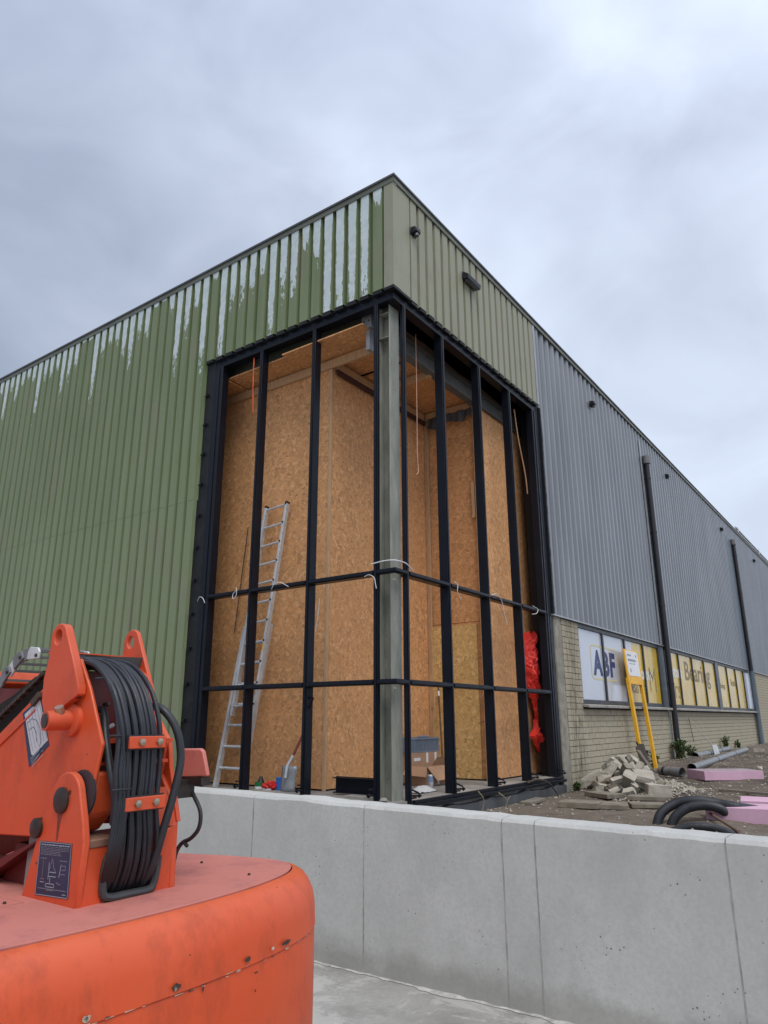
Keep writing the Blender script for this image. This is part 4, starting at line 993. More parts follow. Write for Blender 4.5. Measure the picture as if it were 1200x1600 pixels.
b = MB(); b.prism([(2.520, YN-0.0006, 0.590), (2.545, YN-0.0006, 0.588), (2.538, YN-0.0006, 0.56), (2.534, YN-0.0006, 0.515), (2.526, YN-0.0006, 0.514), (2.524, YN-0.0006, 0.55)], (0, 0.0004, 0)); b.build('grease_run', plain('grease_run', (0.20, 0.035, 0.015), 0.4, 0, 0.4, 60), BL)
wr = random.Random(21)
for k in range(46):
    t_ = None; y_ = -4.66-1.05*wr.random(); kk = min((k2 for k2 in range(len(ol)) if ol[k2].x > 2.5), key=lambda q: abs(ol[q].y-y_)); L_ = 0.006+0.03*wr.random(); pa = ring_pt(kk/len(ol), 0, 0.0812); pb = ring_pt(kk/len(ol)+L_/6.5, 0, 0.0812); zz = LZ-0.1745+wr.uniform(-0.003, 0.004); h_ = wr.uniform(0.0006, 0.0022)
    b = MB(); b.quad((pa.x, pa.y, zz-h_), (pb.x, pb.y, zz-h_*.4), (pb.x, pb.y, zz+h_*.5), (pa.x, pa.y, zz+h_)); b.build('seam_wear', MTprim if wr.random() < .5 else MTchip, BL)
# decals (flat prints)
def pquad(p, th=0.0012): return [(x, z) for x, z in p]
d1 = plate('info_decal', [(2.207, 0.867), (2.303, 0.917), (2.386, 0.770), (2.287, 0.703)], YB-0.0016, 0.0012, 'decal', 0)
plate('chart_print', [(2.222, 0.863), (2.303, 0.908), (2.377, 0.785), (2.303, 0.738), (2.292, 0.742)], YB-0.0024, 0.0006, 'decalw', 0, par=d1)
def dl(pts, w, y, mat, par, name='print_line'):
    b = MB()
    for (xa, za), (xb, zb) in zip(pts, pts[1:]): b.bar((xa, y, za), (xb, y, zb), w, 0.0004, (0, 1, 0))
    return b.build(name, mat, par)
for k in range(6):
    t = k/5; dl([(2.232+0.07*t, 0.858-0.115*t*0.0-0.0+0.04*t), (2.300+0.07*t, 0.752+0.04*t)], 0.0009, YB-0.0028, 'decalgrey', d1)
dl([(2.245, 0.835), (2.27, 0.85), (2.30, 0.845), (2.325, 0.82), (2.34, 0.785), (2.335, 0.765)], 0.0014, YB-0.0029, 'decal', d1)
dl([(2.262, 0.815), (2.285, 0.825), (2.305, 0.81), (2.315, 0.78)], 0.0014, YB-0.0029, 'decal', d1)
for k in range(5): dl([(2.292+0.004*k, 0.728-0.006*k+0.0), (2.355+0.002*k-0.012*(k % 2), 0.768-0.006*k)], 0.0018, YB-0.0028, 'decalink', d1)
d2 = plate('info_decal', [(2.448, 0.507), (2.610, 0.513), (2.618, 0.374), (2.452, 0.366)], YN-0.0014, 0.0010, 'decal', 0)
border = [(2.451, 0.505), (2.607, 0.511), (2.615, 0.376), (2.455, 0.3685), (2.451, 0.505)]
dl(border, 0.0016, YN-0.0018, 'decalink', d2)
def q2(u, v):   # decal coordinates 0..1
    top = (2.452+(2.606-2.452)*u, 0.505+(0.511-0.505)*u); bot = (2.456+(2.614-2.456)*u, 0.369+(0.376-0.369)*u); return (bot[0]+(top[0]-bot[0])*v, bot[1]+(top[1]-bot[1])*v)
rr = random.Random(3)
for row, v in enumerate((0.955, 0.915, 0.885, 0.855, 0.825, 0.795, 0.765)):
    u = 0.04
    while u < (0.94 if row < 4 else 0.62):
        w = 0.03+rr.random()*0.09; dl([q2(u, v), q2(min(u+w, 0.96), v)], 0.0030 if row == 0 else 0.0016, YN-0.0018, 'decalink' if row == 0 else 'decalgrey', d2, 'print_word'); u += w+0.02
for ps in ([(.06, .69), (.26, .69)], [(.68, .67), (.92, .67)], [(.16, .66), (.16, .32)], [(.36, .62), (.36, .30)], [(.45, .70), (.40, .52), (.36, .44)], [(.45, .70), (.52, .52), (.60, .44)], [(.36, .44), (.60, .44)], [(.34, .36), (.60, .36)],
           [(.72, .58), (.88, .58), (.88, .5), (.76, .5)], [(.74, .42), (.88, .42)], [(.70, .36), (.74, .60)], [(.10, .30), (.24, .30)], [(.10, .24), (.24, .24)], [(.30, .22), (.56, .22), (.56, .16), (.30, .16), (.30, .22)], [(.42, .22), (.42, .34)], [(.62, .26), (.76, .22)], [(.05, .12), (.95, .12)], [(.84, .05), (.94, .05)], [(.34, .10), (.56, .10)]):
    dl([q2(*p) for p in ps], 0.0020, YN-0.0018, 'decalink' if rr.random() < .5 else 'decalgrey', d2)
# hoses
def hose_path(yt, yb, x_out, yend, top, n_):
    return [(2.28, yt, 1.015+top*0.2), (2.40, yt, 1.030+top), (2.53, yt+0.005, 1.008+top), (2.63+x_out*.5, yt+(yb-yt)*0.25, 0.94+top*.5), (2.68+x_out, yt+(yb-yt)*0.55, 0.85), (2.695+x_out, yb, 0.77), (2.70+x_out, yb, 0.68),
            (2.70+x_out, yb-0.002, 0.60), (2.695+x_out, yb+(yend-yb)*0.35, 0.52), (2.675+x_out*.6, yb+(yend-yb)*0.75, 0.44), (2.63, yend, 0.372), (2.56, yend, 0.352)]
hr = random.Random(5)
for k in range(11):
    t = k/10; t += 0.035*math.sin(k*2.7); yt = -5.325+0.135*t; yb = -5.308+0.125*t; ye = -5.285+0.140*t+0.006*math.sin(k*1.9)
    b = MB(); b.tube(hose_path(yt, yb, 0.0+0.004*hr.random(), ye, 0.006*hr.random(), 0), 0.0072+0.0012*hr.random(), 8, smooth_path=5); b.build('hose', 'hose', BL, smooth=True)
for k in range(9):
    t = k/8; yt = -5.315+0.12*t; yb = -5.300+0.108*t; ye = -5.275+0.125*t
    b = MB(); b.tube(hose_path(yt, yb, -0.016, ye, -0.012, 0), 0.0070, 8, smooth_path=5); b.build('hose', 'hose', BL, smooth=True)
for k in range(5):      # bundle that peels off to the near side
    t = k/4; p0 = -5.335+0.03*t
    b = MB(); b.tube([(2.38, p0, 1.010), (2.46, -5.338+0.02*t, 1.022), (2.56, -5.330+0.03*t, 1.002), (2.645, -5.322+0.032*t, 0.92), (2.685, -5.318+0.030*t, 0.81), (2.705, -5.330+0.036*t+0.008*math.sin(k*2), 0.70), (2.712, -5.325+0.034*t, 0.60), (2.705, -5.325+0.03*t, 0.50), (2.675, -5.315+0.03*t, 0.43), (2.62, -5.290+0.035*t, 0.375), (2.55, -5.29+0.03*t, 0.355)], 0.0075, 8, smooth_path=5)
    b.build('hose', 'hose', BL, smooth=True)
b = MB(); b.tube([(2.50, -5.28, 0.875), (2.56, -5.290, 0.87), (2.61, -5.31, 0.80), (2.65, -5.315, 0.72), (2.685, -5.312, 0.64), (2.69, -5.31, 0.56)], 0.0115, 10, smooth_path=5); b.build('hose', 'rubber', BL, smooth=True)
b = MB(); b.tube([(2.56, -5.15, 0.885), (2.65, -5.15, 0.88), (2.70, -5.125, 0.82), (2.715, -5.11, 0.73), (2.712, -5.125, 0.63), (2.705, -5.145, 0.54), (2.68, -5.155, 0.44), (2.63, -5.16, 0.37)], 0.0125, 10, smooth_path=5); b.build('hose', 'rubber', BL, smooth=True)
b = MB(); b.tube([(2.50, -5.335, 0.83), (2.55, -5.33, 0.812), (2.575, -5.30, 0.815), (2.57, -5.26, 0.83)], 0.0065, 8, smooth_path=5); b.build('white_cable', 'white', BL, smooth=True)
b = MB(); b.tube([(2.53, -5.338, 0.90), (2.565, -5.335, 0.885), (2.565, -5.33, 0.85), (2.545, -5.335, 0.83)], 0.0035, 6, smooth_path=5); b.build('red_cable', 'orange2', BL, smooth=True)
vb = MB()
for k in range(16):
    c = Vector((2.42+0.07*hr.random(), -5.33+0.11*hr.random(), 0.80+0.09*hr.random())); vb.tube([c, c+Vector((hr.uniform(-.03, .03), hr.uniform(-.03, .03), hr.uniform(-.02, .02)))], 0.008+0.006*hr.random(), 7)
vb.build('valve_fittings', 'grease', BL, smooth=True)
# cable ties on the bundle
for (zz, w0, w1, xx) in ((0.965, -5.348, -5.300, 2.588), (0.80, -5.345, -5.295, 2.683), (0.655, -5.340, -5.285, 2.712)):
    b = MB(); b.tube([(xx+0.004, w0-0.004, zz), (xx+0.014, w0+0.006, zz+0.001), (xx+0.016, (w0+w1)/2, zz+0.001), (xx+0.012, w1-0.004, zz), (xx-0.006, w1, zz)], 0.0028, 6, smooth_path=3); b.build('cable_tie', 'rubber', BL, smooth=True)
# clamps with bolts
for (ya, yb, z0, z1) in ((-5.302, -5.176, 0.764, 0.798), (-5.298, -5.160, 0.594, 0.630)):
    b = MB(); b.box((2.712, ya, z0), (2.722, yb, z1)); cl = b.build('hose_clamp', 'orange2', BL, bevel=0.002)
    b = MB(); b.box((2.704, ya, z0-0.004), (2.711, yb, z1+0.004)); b.build('clamp_pad', 'rubber', cl)
    for yy in (ya+0.038, ya+0.100):
        b = MB(); b.lathe([(0.0105, 0), (0.0105, 0.008), (0.006, 0.010)], (2.7222, yy, (z0+z1)/2+0.001), 6, 'x'); b.build('clamp_bolt', 'steel', cl, smooth=True)
# sensor cover on the far side with its cable
b = MB(); b.prism([(2.526, -4.97, 0.750), (2.640, -4.97, 0.753), (2.654, -4.97, 0.744), (2.682, -4.97, 0.668), (2.560, -4.97, 0.659), (2.550, -4.97, 0.664)], (-0.02, 0.03, 0.0)); b.build('sensor_cover', 'cover', BL, bevel=0.008)
b = MB(); b.box((2.53, -4.975, 0.640), (2.66, -4.935, 0.664)); b.build('sensor_base', 'grease', BL)
b = MB(); b.box((2.555, -5.055, 0.60), (2.60, -4.95, 0.655)); b.build('sensor_bracket', 'grease', BL)
b = MB(); b.tube([(2.575, -4.965, 0.66), (2.60, -4.955, 0.61), (2.635, -4.95, 0.56), (2.635, -4.95, 0.51), (2.60, -4.95, 0.475), (2.555, -4.95, 0.455), (2.54, -4.96, 0.42), (2.54, -4.97, LZ)], 0.0068, 8, smooth_path=6); b.build('sensor_cable', 'rubber', BL, smooth=True)
b = MB(); b.tube([(2.565, -4.951, 0.462), (2.585, -4.951, 0.449)], 0.006, 6); b.build('cable_tie', 'rubber', BL)
b = MB(); b.box((2.30, -5.33, LZ), (2.345, -5.31, 0.50)); b.build('inner_post', plain('grey_inner_post', (0.22, 0.21, 0.2), 0.5), BL)
b = MB(); b.prism([(2.12, -5.30, LZ), (2.30, -5.30, LZ), (2.28, -5.30, 0.47), (2.18, -5.30, 0.47)], (0, 0.12, 0)); b.build('inner_cylinder_mount', 'maroon', BL)
# undercarriage
b = MB(); b.lathe([(0.6, -0.40), (0.6, -0.50), (0.5, -0.5), (0.5, -0.56)], (1.6, -5.75, 0.0), 32); b.build('slew_ring', 'grease', BL, smooth=True)
b = MB(); b.box((0.5, -6.5, -0.62), (2.4, -5.0, -0.46)); b.build('chassis', 'orange', BL, bevel=0.03)
for wx in (0.75, 2.2):
    for wy_ in (-6.65, -4.9):
        b = MB(); b.lathe([(0.10, -0.11), (0.19, -0.11), (0.235, -0.07), (0.235, 0.07), (0.19, 0.11), (0.10, 0.11)], (wx, wy_, -0.525), 26, 'y'); wh = b.build('wheel', 'rubber', BL, smooth=True)
        b = MB(); b.lathe([(0.098, -0.115), (0.098, 0.115)], (wx, wy_, -0.525), 20, 'y'); b.build('rim', 'galv', wh, smooth=True)
# worn chips along the cover seam (flat flakes lying on the paint)
def flake(t, z, w, h, mat, seed):
    q = MB(); r3 = random.Random(seed); m_ = 12; pts = []
    c0 = ring_pt(t, 0, 0.0806)
    t2 = ring_pt(t+0.002, 0, 0.0806); tg = (t2-c0).normalized(); nn = (c0-ctr); nn.z = 0; nn = Vector((tg.y, -tg.x, 0)); nn = nn if nn.dot(c0-ctr) > 0 else -nn
    for k in range(m_):
        a = 2*math.pi*k/m_; rr_ = 0.6+0.5*r3.random(); dz = h*math.sin(a)*rr_
        zz = z+dz; dd = 0.0850 if zz < LZ-0.13 else 0.0850-0.25*(zz-(LZ-0.13))
        pts.append(tuple(c0+tg*w*math.cos(a)*rr_+nn*(dd-0.0806)+Vector((0, 0, zz))))
    q.v = pts; q.f = [list(range(m_))]; q.build('paint_chip', mat, BL)

# ================================================================ LADDER
LD = thing('ladder', (-2.7, 0.3, 0.0), 'aluminium extension ladder leaning on the chipboard behind the left glazing', 'ladder')
def lean(x, z): return (x, 0.25+0.3*z/3.8, z)
lowL = [(-3.08, 0), (-2.83, 2.10)]; lowR = [(-2.60, 0), (-2.36, 2.10)]
upL = [(-2.84, 0.9), (-2.60, 3.80)]; upR = [(-2.47, 0.57), (-2.195, 3.80)]
for nm, (p, q) in (('lower_rail', lowL), ('lower_rail', lowR)):
    b = MB(); b.bar(lean(*p), lean(*q), 0.045, 0.07, (0, 1, 0)); b.build(nm, 'alu', LD, bevel=0.004)
for nm, (p, q) in (('upper_rail', upL), ('upper_rail', upR)):
    b = MB(); P0 = Vector(lean(*p))-Vector((0, 0.06, 0)); Q0 = Vector(lean(*q))-Vector((0, 0.06, 0)); b.bar(P0, Q0, 0.040, 0.065, (0, 1, 0)); b.build(nm, 'alu', LD, bevel=0.004)
    b = MB(); b.bar(Q0, Q0+(Q0-P0).normalized()*0.035, 0.032, 0.07, (0, 1, 0)); b.build('end_cap', 'redsteel', LD, bevel=0.004)
def at_z(seg, z): t = (z-seg[0][1])/(seg[1][1]-seg[0][1]); return seg[0][0]+(seg[1][0]-seg[0][0])*t
z = 0.24
while z < 2.05:
    xl, xr = at_z(lowL, z), at_z(lowR, z); b = MB(); b.tube([lean(xl, z), lean(xr, z+0.0)], 0.018, 8); b.build('rung', 'alu', LD, smooth=True); z += 0.27
z = 1.02
while z < 3.8:
    xl, xr = at_z(upL, z), at_z(upR, z); a_, c_ = Vector(lean(xl, z))-Vector((0, .06, 0)), Vector(lean(xr, z+0.03))-Vector((0, .06, 0))
    b = MB(); b.tube([a_, c_+(c_-a_).normalized()*0.01], 0.017, 8); rg = b.build('rung', 'alu', LD, smooth=True)
    b = MB(); b.tube([c_+Vector((0.0, -0.034, 0)), c_+Vector((0, -0.040, 0))], 0.014, 8); b.build('rung_end', 'dark', rg); z += 0.275
zz = 1.72; b = MB(); xx = at_z(upR, zz); b.bar((xx-0.006, 0.25+0.3*zz/3.8-0.095, zz-0.1), (xx+0.010, 0.25+0.3*zz/3.8-0.085, zz+0.12), 0.022, 0.003, (0, 1, 0)); b.build('warning_sticker', 'yellow', LD)

# ================================================================ THINGS INSIDE THE OPENING
T = thing('shovel', (-1.85, 0.3, 0.0), 'steel-bladed shovel leaning upright behind the middle left mullion', 'shovel')
b = MB(); n_ = 6
for i in range(n_+1):
    for j in range(n_+1):
        u, v = i/n_-0.5, j/n_; x = -1.845+u*(0.235+0.02*v); z = 0.30*v; y = 0.30-0.035*(1-(2*u)**2)+0.03*v; b.v.append((x, y, z))
for i in range(n_):
    for j in range(n_): q = i*(n_+1)+j; b.f.append([q, q+n_+1, q+n_+2, q+1])
o = b.build('blade', 'galv', T, smooth=True); o.modifiers.new('t', 'SOLIDIFY').thickness = 0.004
b = MB(); b.tube([(-1.845, 0.262, 0.16), (-1.84, 0.285, 0.30), (-1.80, 0.34, 0.42)], 0.02, 10); b.build('socket', 'alu', T, smooth=True)
b = MB(); b.tube([(-1.80, 0.34, 0.42), (-1.66, 0.50, 0.88)], 0.017, 10); b.build('handle', plain('red_brown_handle', (0.25, 0.06, 0.04), 0.5), T, smooth=True)
T = thing('bucket', (-2.10, 0.42, 0), 'small bright blue plastic tub beside the shovel blade', 'tub')
b = MB(); b.lathe([(0.065, 0), (0.075, 0.13), (0.08, 0.135), (0.08, 0.15), (0.07, 0.15)], (-2.05, 0.42, 0.0), 18); b.build('body', 'blue', T, smooth=True)
T = thing('bag', (-2.2, 0.36, 0), 'crumpled red plastic bag on the floor left of the blue tub', 'bag')
b = bmesh.new(); bmesh.ops.create_icosphere(b, subdivisions=3, radius=1.0)
for v in b.verts:
    n0 = noise.noise(v.co*2.1); v.co = Vector((v.co.x*0.115, v.co.y*0.07, v.co.z*0.055+0.045))*(1+0.45*n0)
    v.co.z = max(v.co.z, 0)
me = bpy.data.meshes.new('body'); b.to_mesh(me); b.free(); me.materials.append(MT['redp']); o = bpy.data.objects.new('body', me); col.objects.link(o); o.parent = T
b = MB(); b.box((-2.27, 0.30, 0.0), (-2.14, 0.33, 0.02)); b.build('white_print', 'white', T)
T = thing('tin', (-2.42, 0.4, 0), 'small green tin with a dark lid standing left of the red bag', 'tin')
b = MB(); b.lathe([(0.062, 0.0), (0.062, 0.03)], (-2.42, 0.4, 0.0), 18); b.build('base', 'white', T, smooth=True)
b = MB(); b.lathe([(0.060, 0.03), (0.060, 0.085)], (-2.42, 0.4, 0.0), 18); b.build('body', 'greenp', T, smooth=True)
b = MB(); b.lathe([(0.045, 0.085), (0.030, 0.12), (0.018, 0.15)], (-2.40, 0.4, 0.0), 12); b.build('nozzle', 'rubber', T, smooth=True)
T = thing('steel_channel', (-0.8, 0.4, 0), 'dark steel channel section lying on the floor left of the corner column', 'steel channel')
b = MB(); b.box((-1.16, 0.40, 0.02), (-0.34, 0.412, 0.20)); b.build('web', 'black', T); b = MB(); b.box((-1.16, 0.34, 0.18), (-0.34, 0.3995, 0.192)); b.box((-1.16, 0.34, 0.02), (-0.34, 0.3995, 0.032)); b.build('flange', 'black', T)
b = MB(); b.box((-0.82, 0.12, 0.0), (-0.38, 0.30, 0.024)); tag(b.build('board', 'sill', bevel=0.003), 'pale flat board offcut lying in front of the dark steel channel', 'board')
# cartons and crate behind the first bay of the long side
def carton(x0, x1, y0, y1, z0, z1, lab, flaps, lbl):
    T = thing('cardboard_box', ((x0+x1)/2, (y0+y1)/2, z0), lab, 'cardboard box'); t = 0.006
    for a, c in (((x0, y0, z0), (x1, y0+t, z1)), ((x0, y1-t, z0), (x1, y1, z1)), ((x0, y0+t, z0), (x0+t, y1-t, z1)), ((x1-t, y0+t, z0), (x1, y1-t, z1))):
        b = MB(); b.box(a, c); b.build('side', 'card', T)
    b = MB(); b.box((x0+t, y0+t, z0), (x1-t, y1-t, z0+t)); b.build('base', 'cardd', T)
    if flaps:
        b = MB(); b.prism([(x0, y0, z1), (x1, y0, z1), (x1+0.05, y0-0.10, z1-0.12), (x0+0.02, y0-0.14, z1-0.10)], (0, 0.004, 0.003)); b.build('flap', 'card', T)
        b = MB(); b.prism([(x1, y0, z1), (x1, y1, z1), (x1+0.17, y1+0.02, z1-0.15), (x1+0.15, y0+0.02, z1-0.17)], (0.003, 0, 0.004)); b.build('flap', 'card', T)
        b = MB(); b.prism([(x0, y1, z1), (x1, y1, z1), (x1, y1+0.12, z1+0.09), (x0, y1+0.12, z1+0.09)], (0, 0.004, 0.003)); b.build('flap', 'cardd', T)
        for yy in (y0+0.12, y0+0.26): b = MB(); b.box((x1+0.0006, yy, z0+0.01), (x1+0.0016, yy+0.05, z0+0.11)); b.build('tape', 'white', T)
    else:
        b = MB(); b.box((x0, y0, z1), (x1, y1, z1+t)); b.build('lid', 'card', T)
        for yy in (y0+0.40, y0+0.62): b = MB(); b.box((x1+0.0006, yy, z1-0.13), (x1+0.0016, yy+0.05, z1)); b.build('tape', 'white', T)
    if lbl: b = MB(); b.box((x1+0.0006, lbl[0], lbl[1]), (x1+0.0016, lbl[0]+0.16, lbl[1]+0.04)); b.build('label_sticker', 'white', T)
    return T
carton(-1.12, -0.80, 1.86, 2.42, 0.0, 0.24, 'open cardboard box with hanging flaps standing on the floor inside', True, None)
carton(-1.40, -1.06, 1.86, 2.62, 0.02, 0.40, 'closed cardboard box with white labels behind the open box', False, (1.95, 0.30))
T = thing('folding_crate', (-1.25, 2.2, 0.40), 'blue-grey plastic folding crate stacked on the closed cardboard box', 'crate', None)
x0, x1, y0, y1, z0, z1 = -1.40, -1.08, 1.84, 2.64, 0.41, 0.60
for a, c in (((x0, y0, z0), (x1, y0+0.012, z1)), ((x0, y1-0.012, z0), (x1, y1, z1)), ((x0, y0+0.012, z0), (x0+0.012, y1-0.012, z1)), ((x1-0.012, y0+0.012, z0), (x1, y1-0.012, z1))): b = MB(); b.box(a, c); b.build('side', 'crate', T)
for k in range(22):
    y = y0+0.02+k*0.0352; b = MB(); b.box((x1+0.0004, y, z0+0.015), (x1+0.010, y+0.010, z1-0.03)); b.build('slat', 'crate', T)
b = MB(); b.box((x1, y0, z1-0.02), (x1+0.014, y1, z1)); b.box((x1, y0, z0), (x1+0.014, y1, z0+0.014)); b.build('rim', 'crate', T)
b = MB(); b.box((x1-0.004, y0+0.25, z1), (x1+0.016, y0+0.50, z1+0.03)); b.build('handle', 'crate', T, bevel=0.008)
T = thing('spray_can', (-0.62, 1.55, 0), 'small silver and blue drinks can on the floor before the open box', 'can')
b = MB(); b.lathe([(0.026, 0), (0.032, 0.008), (0.032, 0.145), (0.025, 0.158)], (-0.66, 1.72, 0), 16); b.build('body', 'alu', T, smooth=True)
b = MB(); b.lathe([(0.0325, 0.07), (0.0325, 0.14)], (-0.66, 1.72, 0), 16); b.build('band', plain('pale_blue_label', (0.20, 0.30, 0.48), 0.4), T, smooth=True)
b = MB(); n_ = 10
for i in range(n_+1):
    for j in range(6):
        u, v = i/n_, j/5; b.v.append((-0.52+0.20*v, 0.95+0.42*u, 0.012+0.07*math.sin(u*3.14)*math.sin(v*3.14)+0.02*noise.noise(Vector((u*5, v*5, 0)))))
for i in range(n_):
    for j in range(5): q = i*6+j; b.f.append([q, q+6, q+7, q+1])
tag(b.build('plastic_sheet', plain('white_film_sheet', (0.55, 0.56, 0.56), 0.4), smooth=True), 'crumpled whitish plastic sheet on the floor near the corner column', 'plastic sheet')
T = thing('broom', (-1.2, 2.95, 0), 'thin dark broom stick leaning against the back chipboard corner', 'broom')
b = MB(); b.tube([(-1.05, 2.70, 0.05), (-1.30, 3.02, 1.32)], 0.013, 8); b.build('stick', plain('broom_stick', (0.12, 0.065, 0.035), 0.6), T, smooth=True)
b = MB(); b.tube([(-1.275, 2.99, 1.19), (-1.288, 3.005, 1.26)], 0.018, 8); b.build('ferrule', 'white', T, smooth=True)
b = MB(); b.box((-1.12, 2.66, 0.0), (-0.95, 2.74, 0.06)); b.build('head', 'oldwood', T)
T = thing('rod', (-2.9, 0.5, 1.9), 'thin dark rod hanging in front of the chipboard at the far left bay', 'rod')
b = MB(); b.tube([(-3.17, 0.52, 2.05), (-3.02, 0.54, 3.6)], 0.007, 6); b.build('stick', 'rust', T)

# red tarpaulin bunched on the side lining
T = thing('tarpaulin', (-0.35, 4.4, 1.2), 'bunched bright red tarpaulin hanging inside the last bay of the long side', 'tarpaulin')
b = MB(); nu, nv = 110, 44
segs = [(2.20, 4.30, 0.06), (2.08, 4.37, 0.15), (1.90, 4.38, 0.25), (1.55, 4.36, 0.23), (1.28, 4.44, 0.18), (1.05, 4.52, 0.14), (0.82, 4.60, 0.13), (0.62, 4.46, 0.22), (0.42, 4.54, 0.16), (0.33, 4.62, 0.03)]
def sg(t):
    f = t*(len(segs)-1); k = min(int(f), len(segs)-2); u = f-k; return [segs[k][q]*(1-u)+segs[k+1][q]*u for q in range(3)]
for i in range(nu+1):
    z, yc, w = sg(i/nu)
    for j in range(nv+1):
        u = 2*j/nv-1
        fold = abs(noise.noise(Vector((u*2.2+1, z*3.0, 0))))*0.10+(0.5-abs(noise.noise(Vector((u*3+z*3, z*4-u*2, 4)))))*0.08+abs(noise.noise(Vector((u*7-z*5, z*11, 8))))*0.07
        b.v.append((-0.44+0.14*math.sqrt(max(0, 1-u*u))*(0.5+0.5*min(1, w/0.15))+fold, yc+u*w*(1+0.25*noise.noise(Vector((z*5, u, 9)))), z+0.05*noise.noise(Vector((u*4, z*4, 2)))))
for i in range(nu):
    for j in range(nv): q = i*(nv+1)+j; b.f.append([q, q+nv+1, q+nv+2, q+1])
b.build('cloth', 'red', T)
# hanging straps and ties
b = MB(); n_ = 20
for k in range(n_+1):
    z = 6.03-0.92*k/n_; x = -2.56-0.012*math.sin(k*0.16)+0.04*k/n_; b.v += [(x-0.010, 0.05, z), (x+0.010, 0.05+0.004*math.sin(k), z)]
for k in range(n_): i = 2*k; b.f.append([i, i+2, i+3, i+1])
o = b.build('strap', 'orangestrap', smooth=True); o.modifiers.new('t', 'SOLIDIFY').thickness = 0.003; tag(o, 'bright orange strap hanging from the frame head in the left glazing', 'strap')
b = MB(); b.tube([(-0.3, 0.99, 6.1), (-0.3, 0.99, 5.0), (-0.3, 0.98, 4.3), (-0.3, 1.0, 4.05), (-0.3, 0.95, 3.98)], 0.005, 6, smooth_path=4); tag(b.build('cord', 'cord', smooth=True), 'thin pale cord hanging inside just right of the corner column', 'cord')
b = MB(); b.tube([(-0.2, 3.95, 6.0), (-0.2, 4.05, 5.5), (-0.2, 4.25, 4.9), (-0.2, 4.3, 4.55)], 0.010, 6, smooth_path=4); tag(b.build('cord', 'wood', smooth=True), 'pale cord hanging inside the last bay of the long side', 'cord')
b = MB(); b.tube([(-1.52, 0.45, 2.38), (-1.55, 0.46, 2.15), (-1.58, 0.45, 1.95)], 0.004, 5, smooth_path=3); tag(b.build('cord', 'white', smooth=True), 'short white thread hanging under the upper rail beside the ladder', 'cord')
def tie(pts, lab, r=0.0045):
    T = thing('cable_tie', pts[0], lab, 'cable tie', 'white straps tied round the glazing rails')
    b = MB(); b.tube(pts, r, 6, smooth_path=5); b.build('strap', 'white', T, smooth=True)
tie([(-3.36, -0.03, 2.45), (-3.30, -0.05, 2.50), (-3.23, -0.05, 2.48), (-3.19, -0.04, 2.41)], 'white strap tied to the upper rail at the far left jamb')
tie([(-2.60, -0.03, 2.56), (-2.56, -0.045, 2.53), (-2.57, -0.045, 2.44), (-2.62, -0.045, 2.41), (-2.63, -0.045, 2.47), (-2.58, -0.04, 2.52)], 'white looped strap on the upper rail between left jamb and ladder')
tie([(-1.93, -0.03, 2.47), (-1.86, -0.045, 2.53), (-1.76, -0.045, 2.54), (-1.68, -0.04, 2.50), (-1.62, -0.04, 2.47)], 'white strap on the upper rail just right of the ladder')
tie([(-0.42, -0.03, 2.46), (-0.34, -0.045, 2.47), (-0.27, -0.045, 2.43), (-0.25, -0.045, 2.36), (-0.24, -0.04, 2.30)], 'white strap knotted on the rail at the mullion left of the corner column')
tie([(-0.33, -0.02, 2.60), (-0.16, -0.02, 2.615), (-0.03, -0.02, 2.61), (0.02, 0.03, 2.605), (0.02, 0.20, 2.60), (0.02, 0.34, 2.54)], 'long white strap wrapped across the front of the corner column', 0.007)
tie([(0.01, 1.32, 2.56), (0.035, 1.37, 2.52), (0.035, 1.36, 2.43), (0.03, 1.42, 2.38), (0.03, 1.45, 2.34)], 'short white strap on the rail at the first mullion right of the column')
tie([(0.01, 2.32, 2.50), (0.035, 2.45, 2.55), (0.035, 2.62, 2.48), (0.03, 2.70, 2.30), (0.03, 2.78, 2.15)], 'white strap with a long hanging tail right of the second mullion')
tie([(0.01, 3.75, 2.54), (0.035, 3.88, 2.50), (0.035, 3.82, 2.43), (0.03, 3.66, 2.40)], 'white looped strap on the rail nearest the brick wall')

# ================================================================ SIGN STAND
SG = thing('sign_stand', (0.25, 8.2, gz(0.3, 8.2)), 'yellow two-legged sign board with a white notice leaning against the windows', 'sign')
def slp(y, z, d=0.0): return (0.10+0.17*(2.15-z)/2.3+d, y, z)
for y0, lab in ((7.74, 0), (8.56, 1)):
    b = MB(); p, q = Vector(slp(y0+0.02, -0.14)), Vector(slp(y0, 1.62)); b.bar(p, q, 0.09, 0.06, (1, 0, 0)); b.build('leg', 'yellow', SG, bevel=0.004)
b = MB(); b.prism([slp(7.69, 2.17), slp(8.61, 2.17), slp(8.61, 1.50), slp(7.69, 1.50)], (0.03, 0, 0)); b.build('board', 'yellow', SG, bevel=0.004)
nt_ = []
for cx, cz, a0 in ((8.52-0.06, 2.15-0.06, 0), (7.76+0.06, 2.15-0.06, 90), (7.76+0.06, 1.66+0.06, 180), (8.52-0.06, 1.66+0.06, 270)):
    for a in range(0, 91, 30): nt_.append(slp(cx+0.06*math.cos(R(a0+a)), cz+0.06*math.sin(R(a0+a)), 0.031))
b = MB(); b.prism(nt_, (0.003, 0, 0)); NP = b.build('notice', 'white', SG)
def ntext(y, z, w, h, mat='navy'):
    b = MB(); b.prism([slp(y, z, 0.0345), slp(y+w, z, 0.0345), slp(y+w, z-h, 0.0345), slp(y, z-h, 0.0345)], (0.0008, 0, 0)); b.build('print_line', mat, NP)
x = 7.84
for w in (0.05, 0.04, 0.06, 0.04): ntext(x, 2.08, w, 0.035, 'decalgrey'); x += w+0.015
x = 7.84
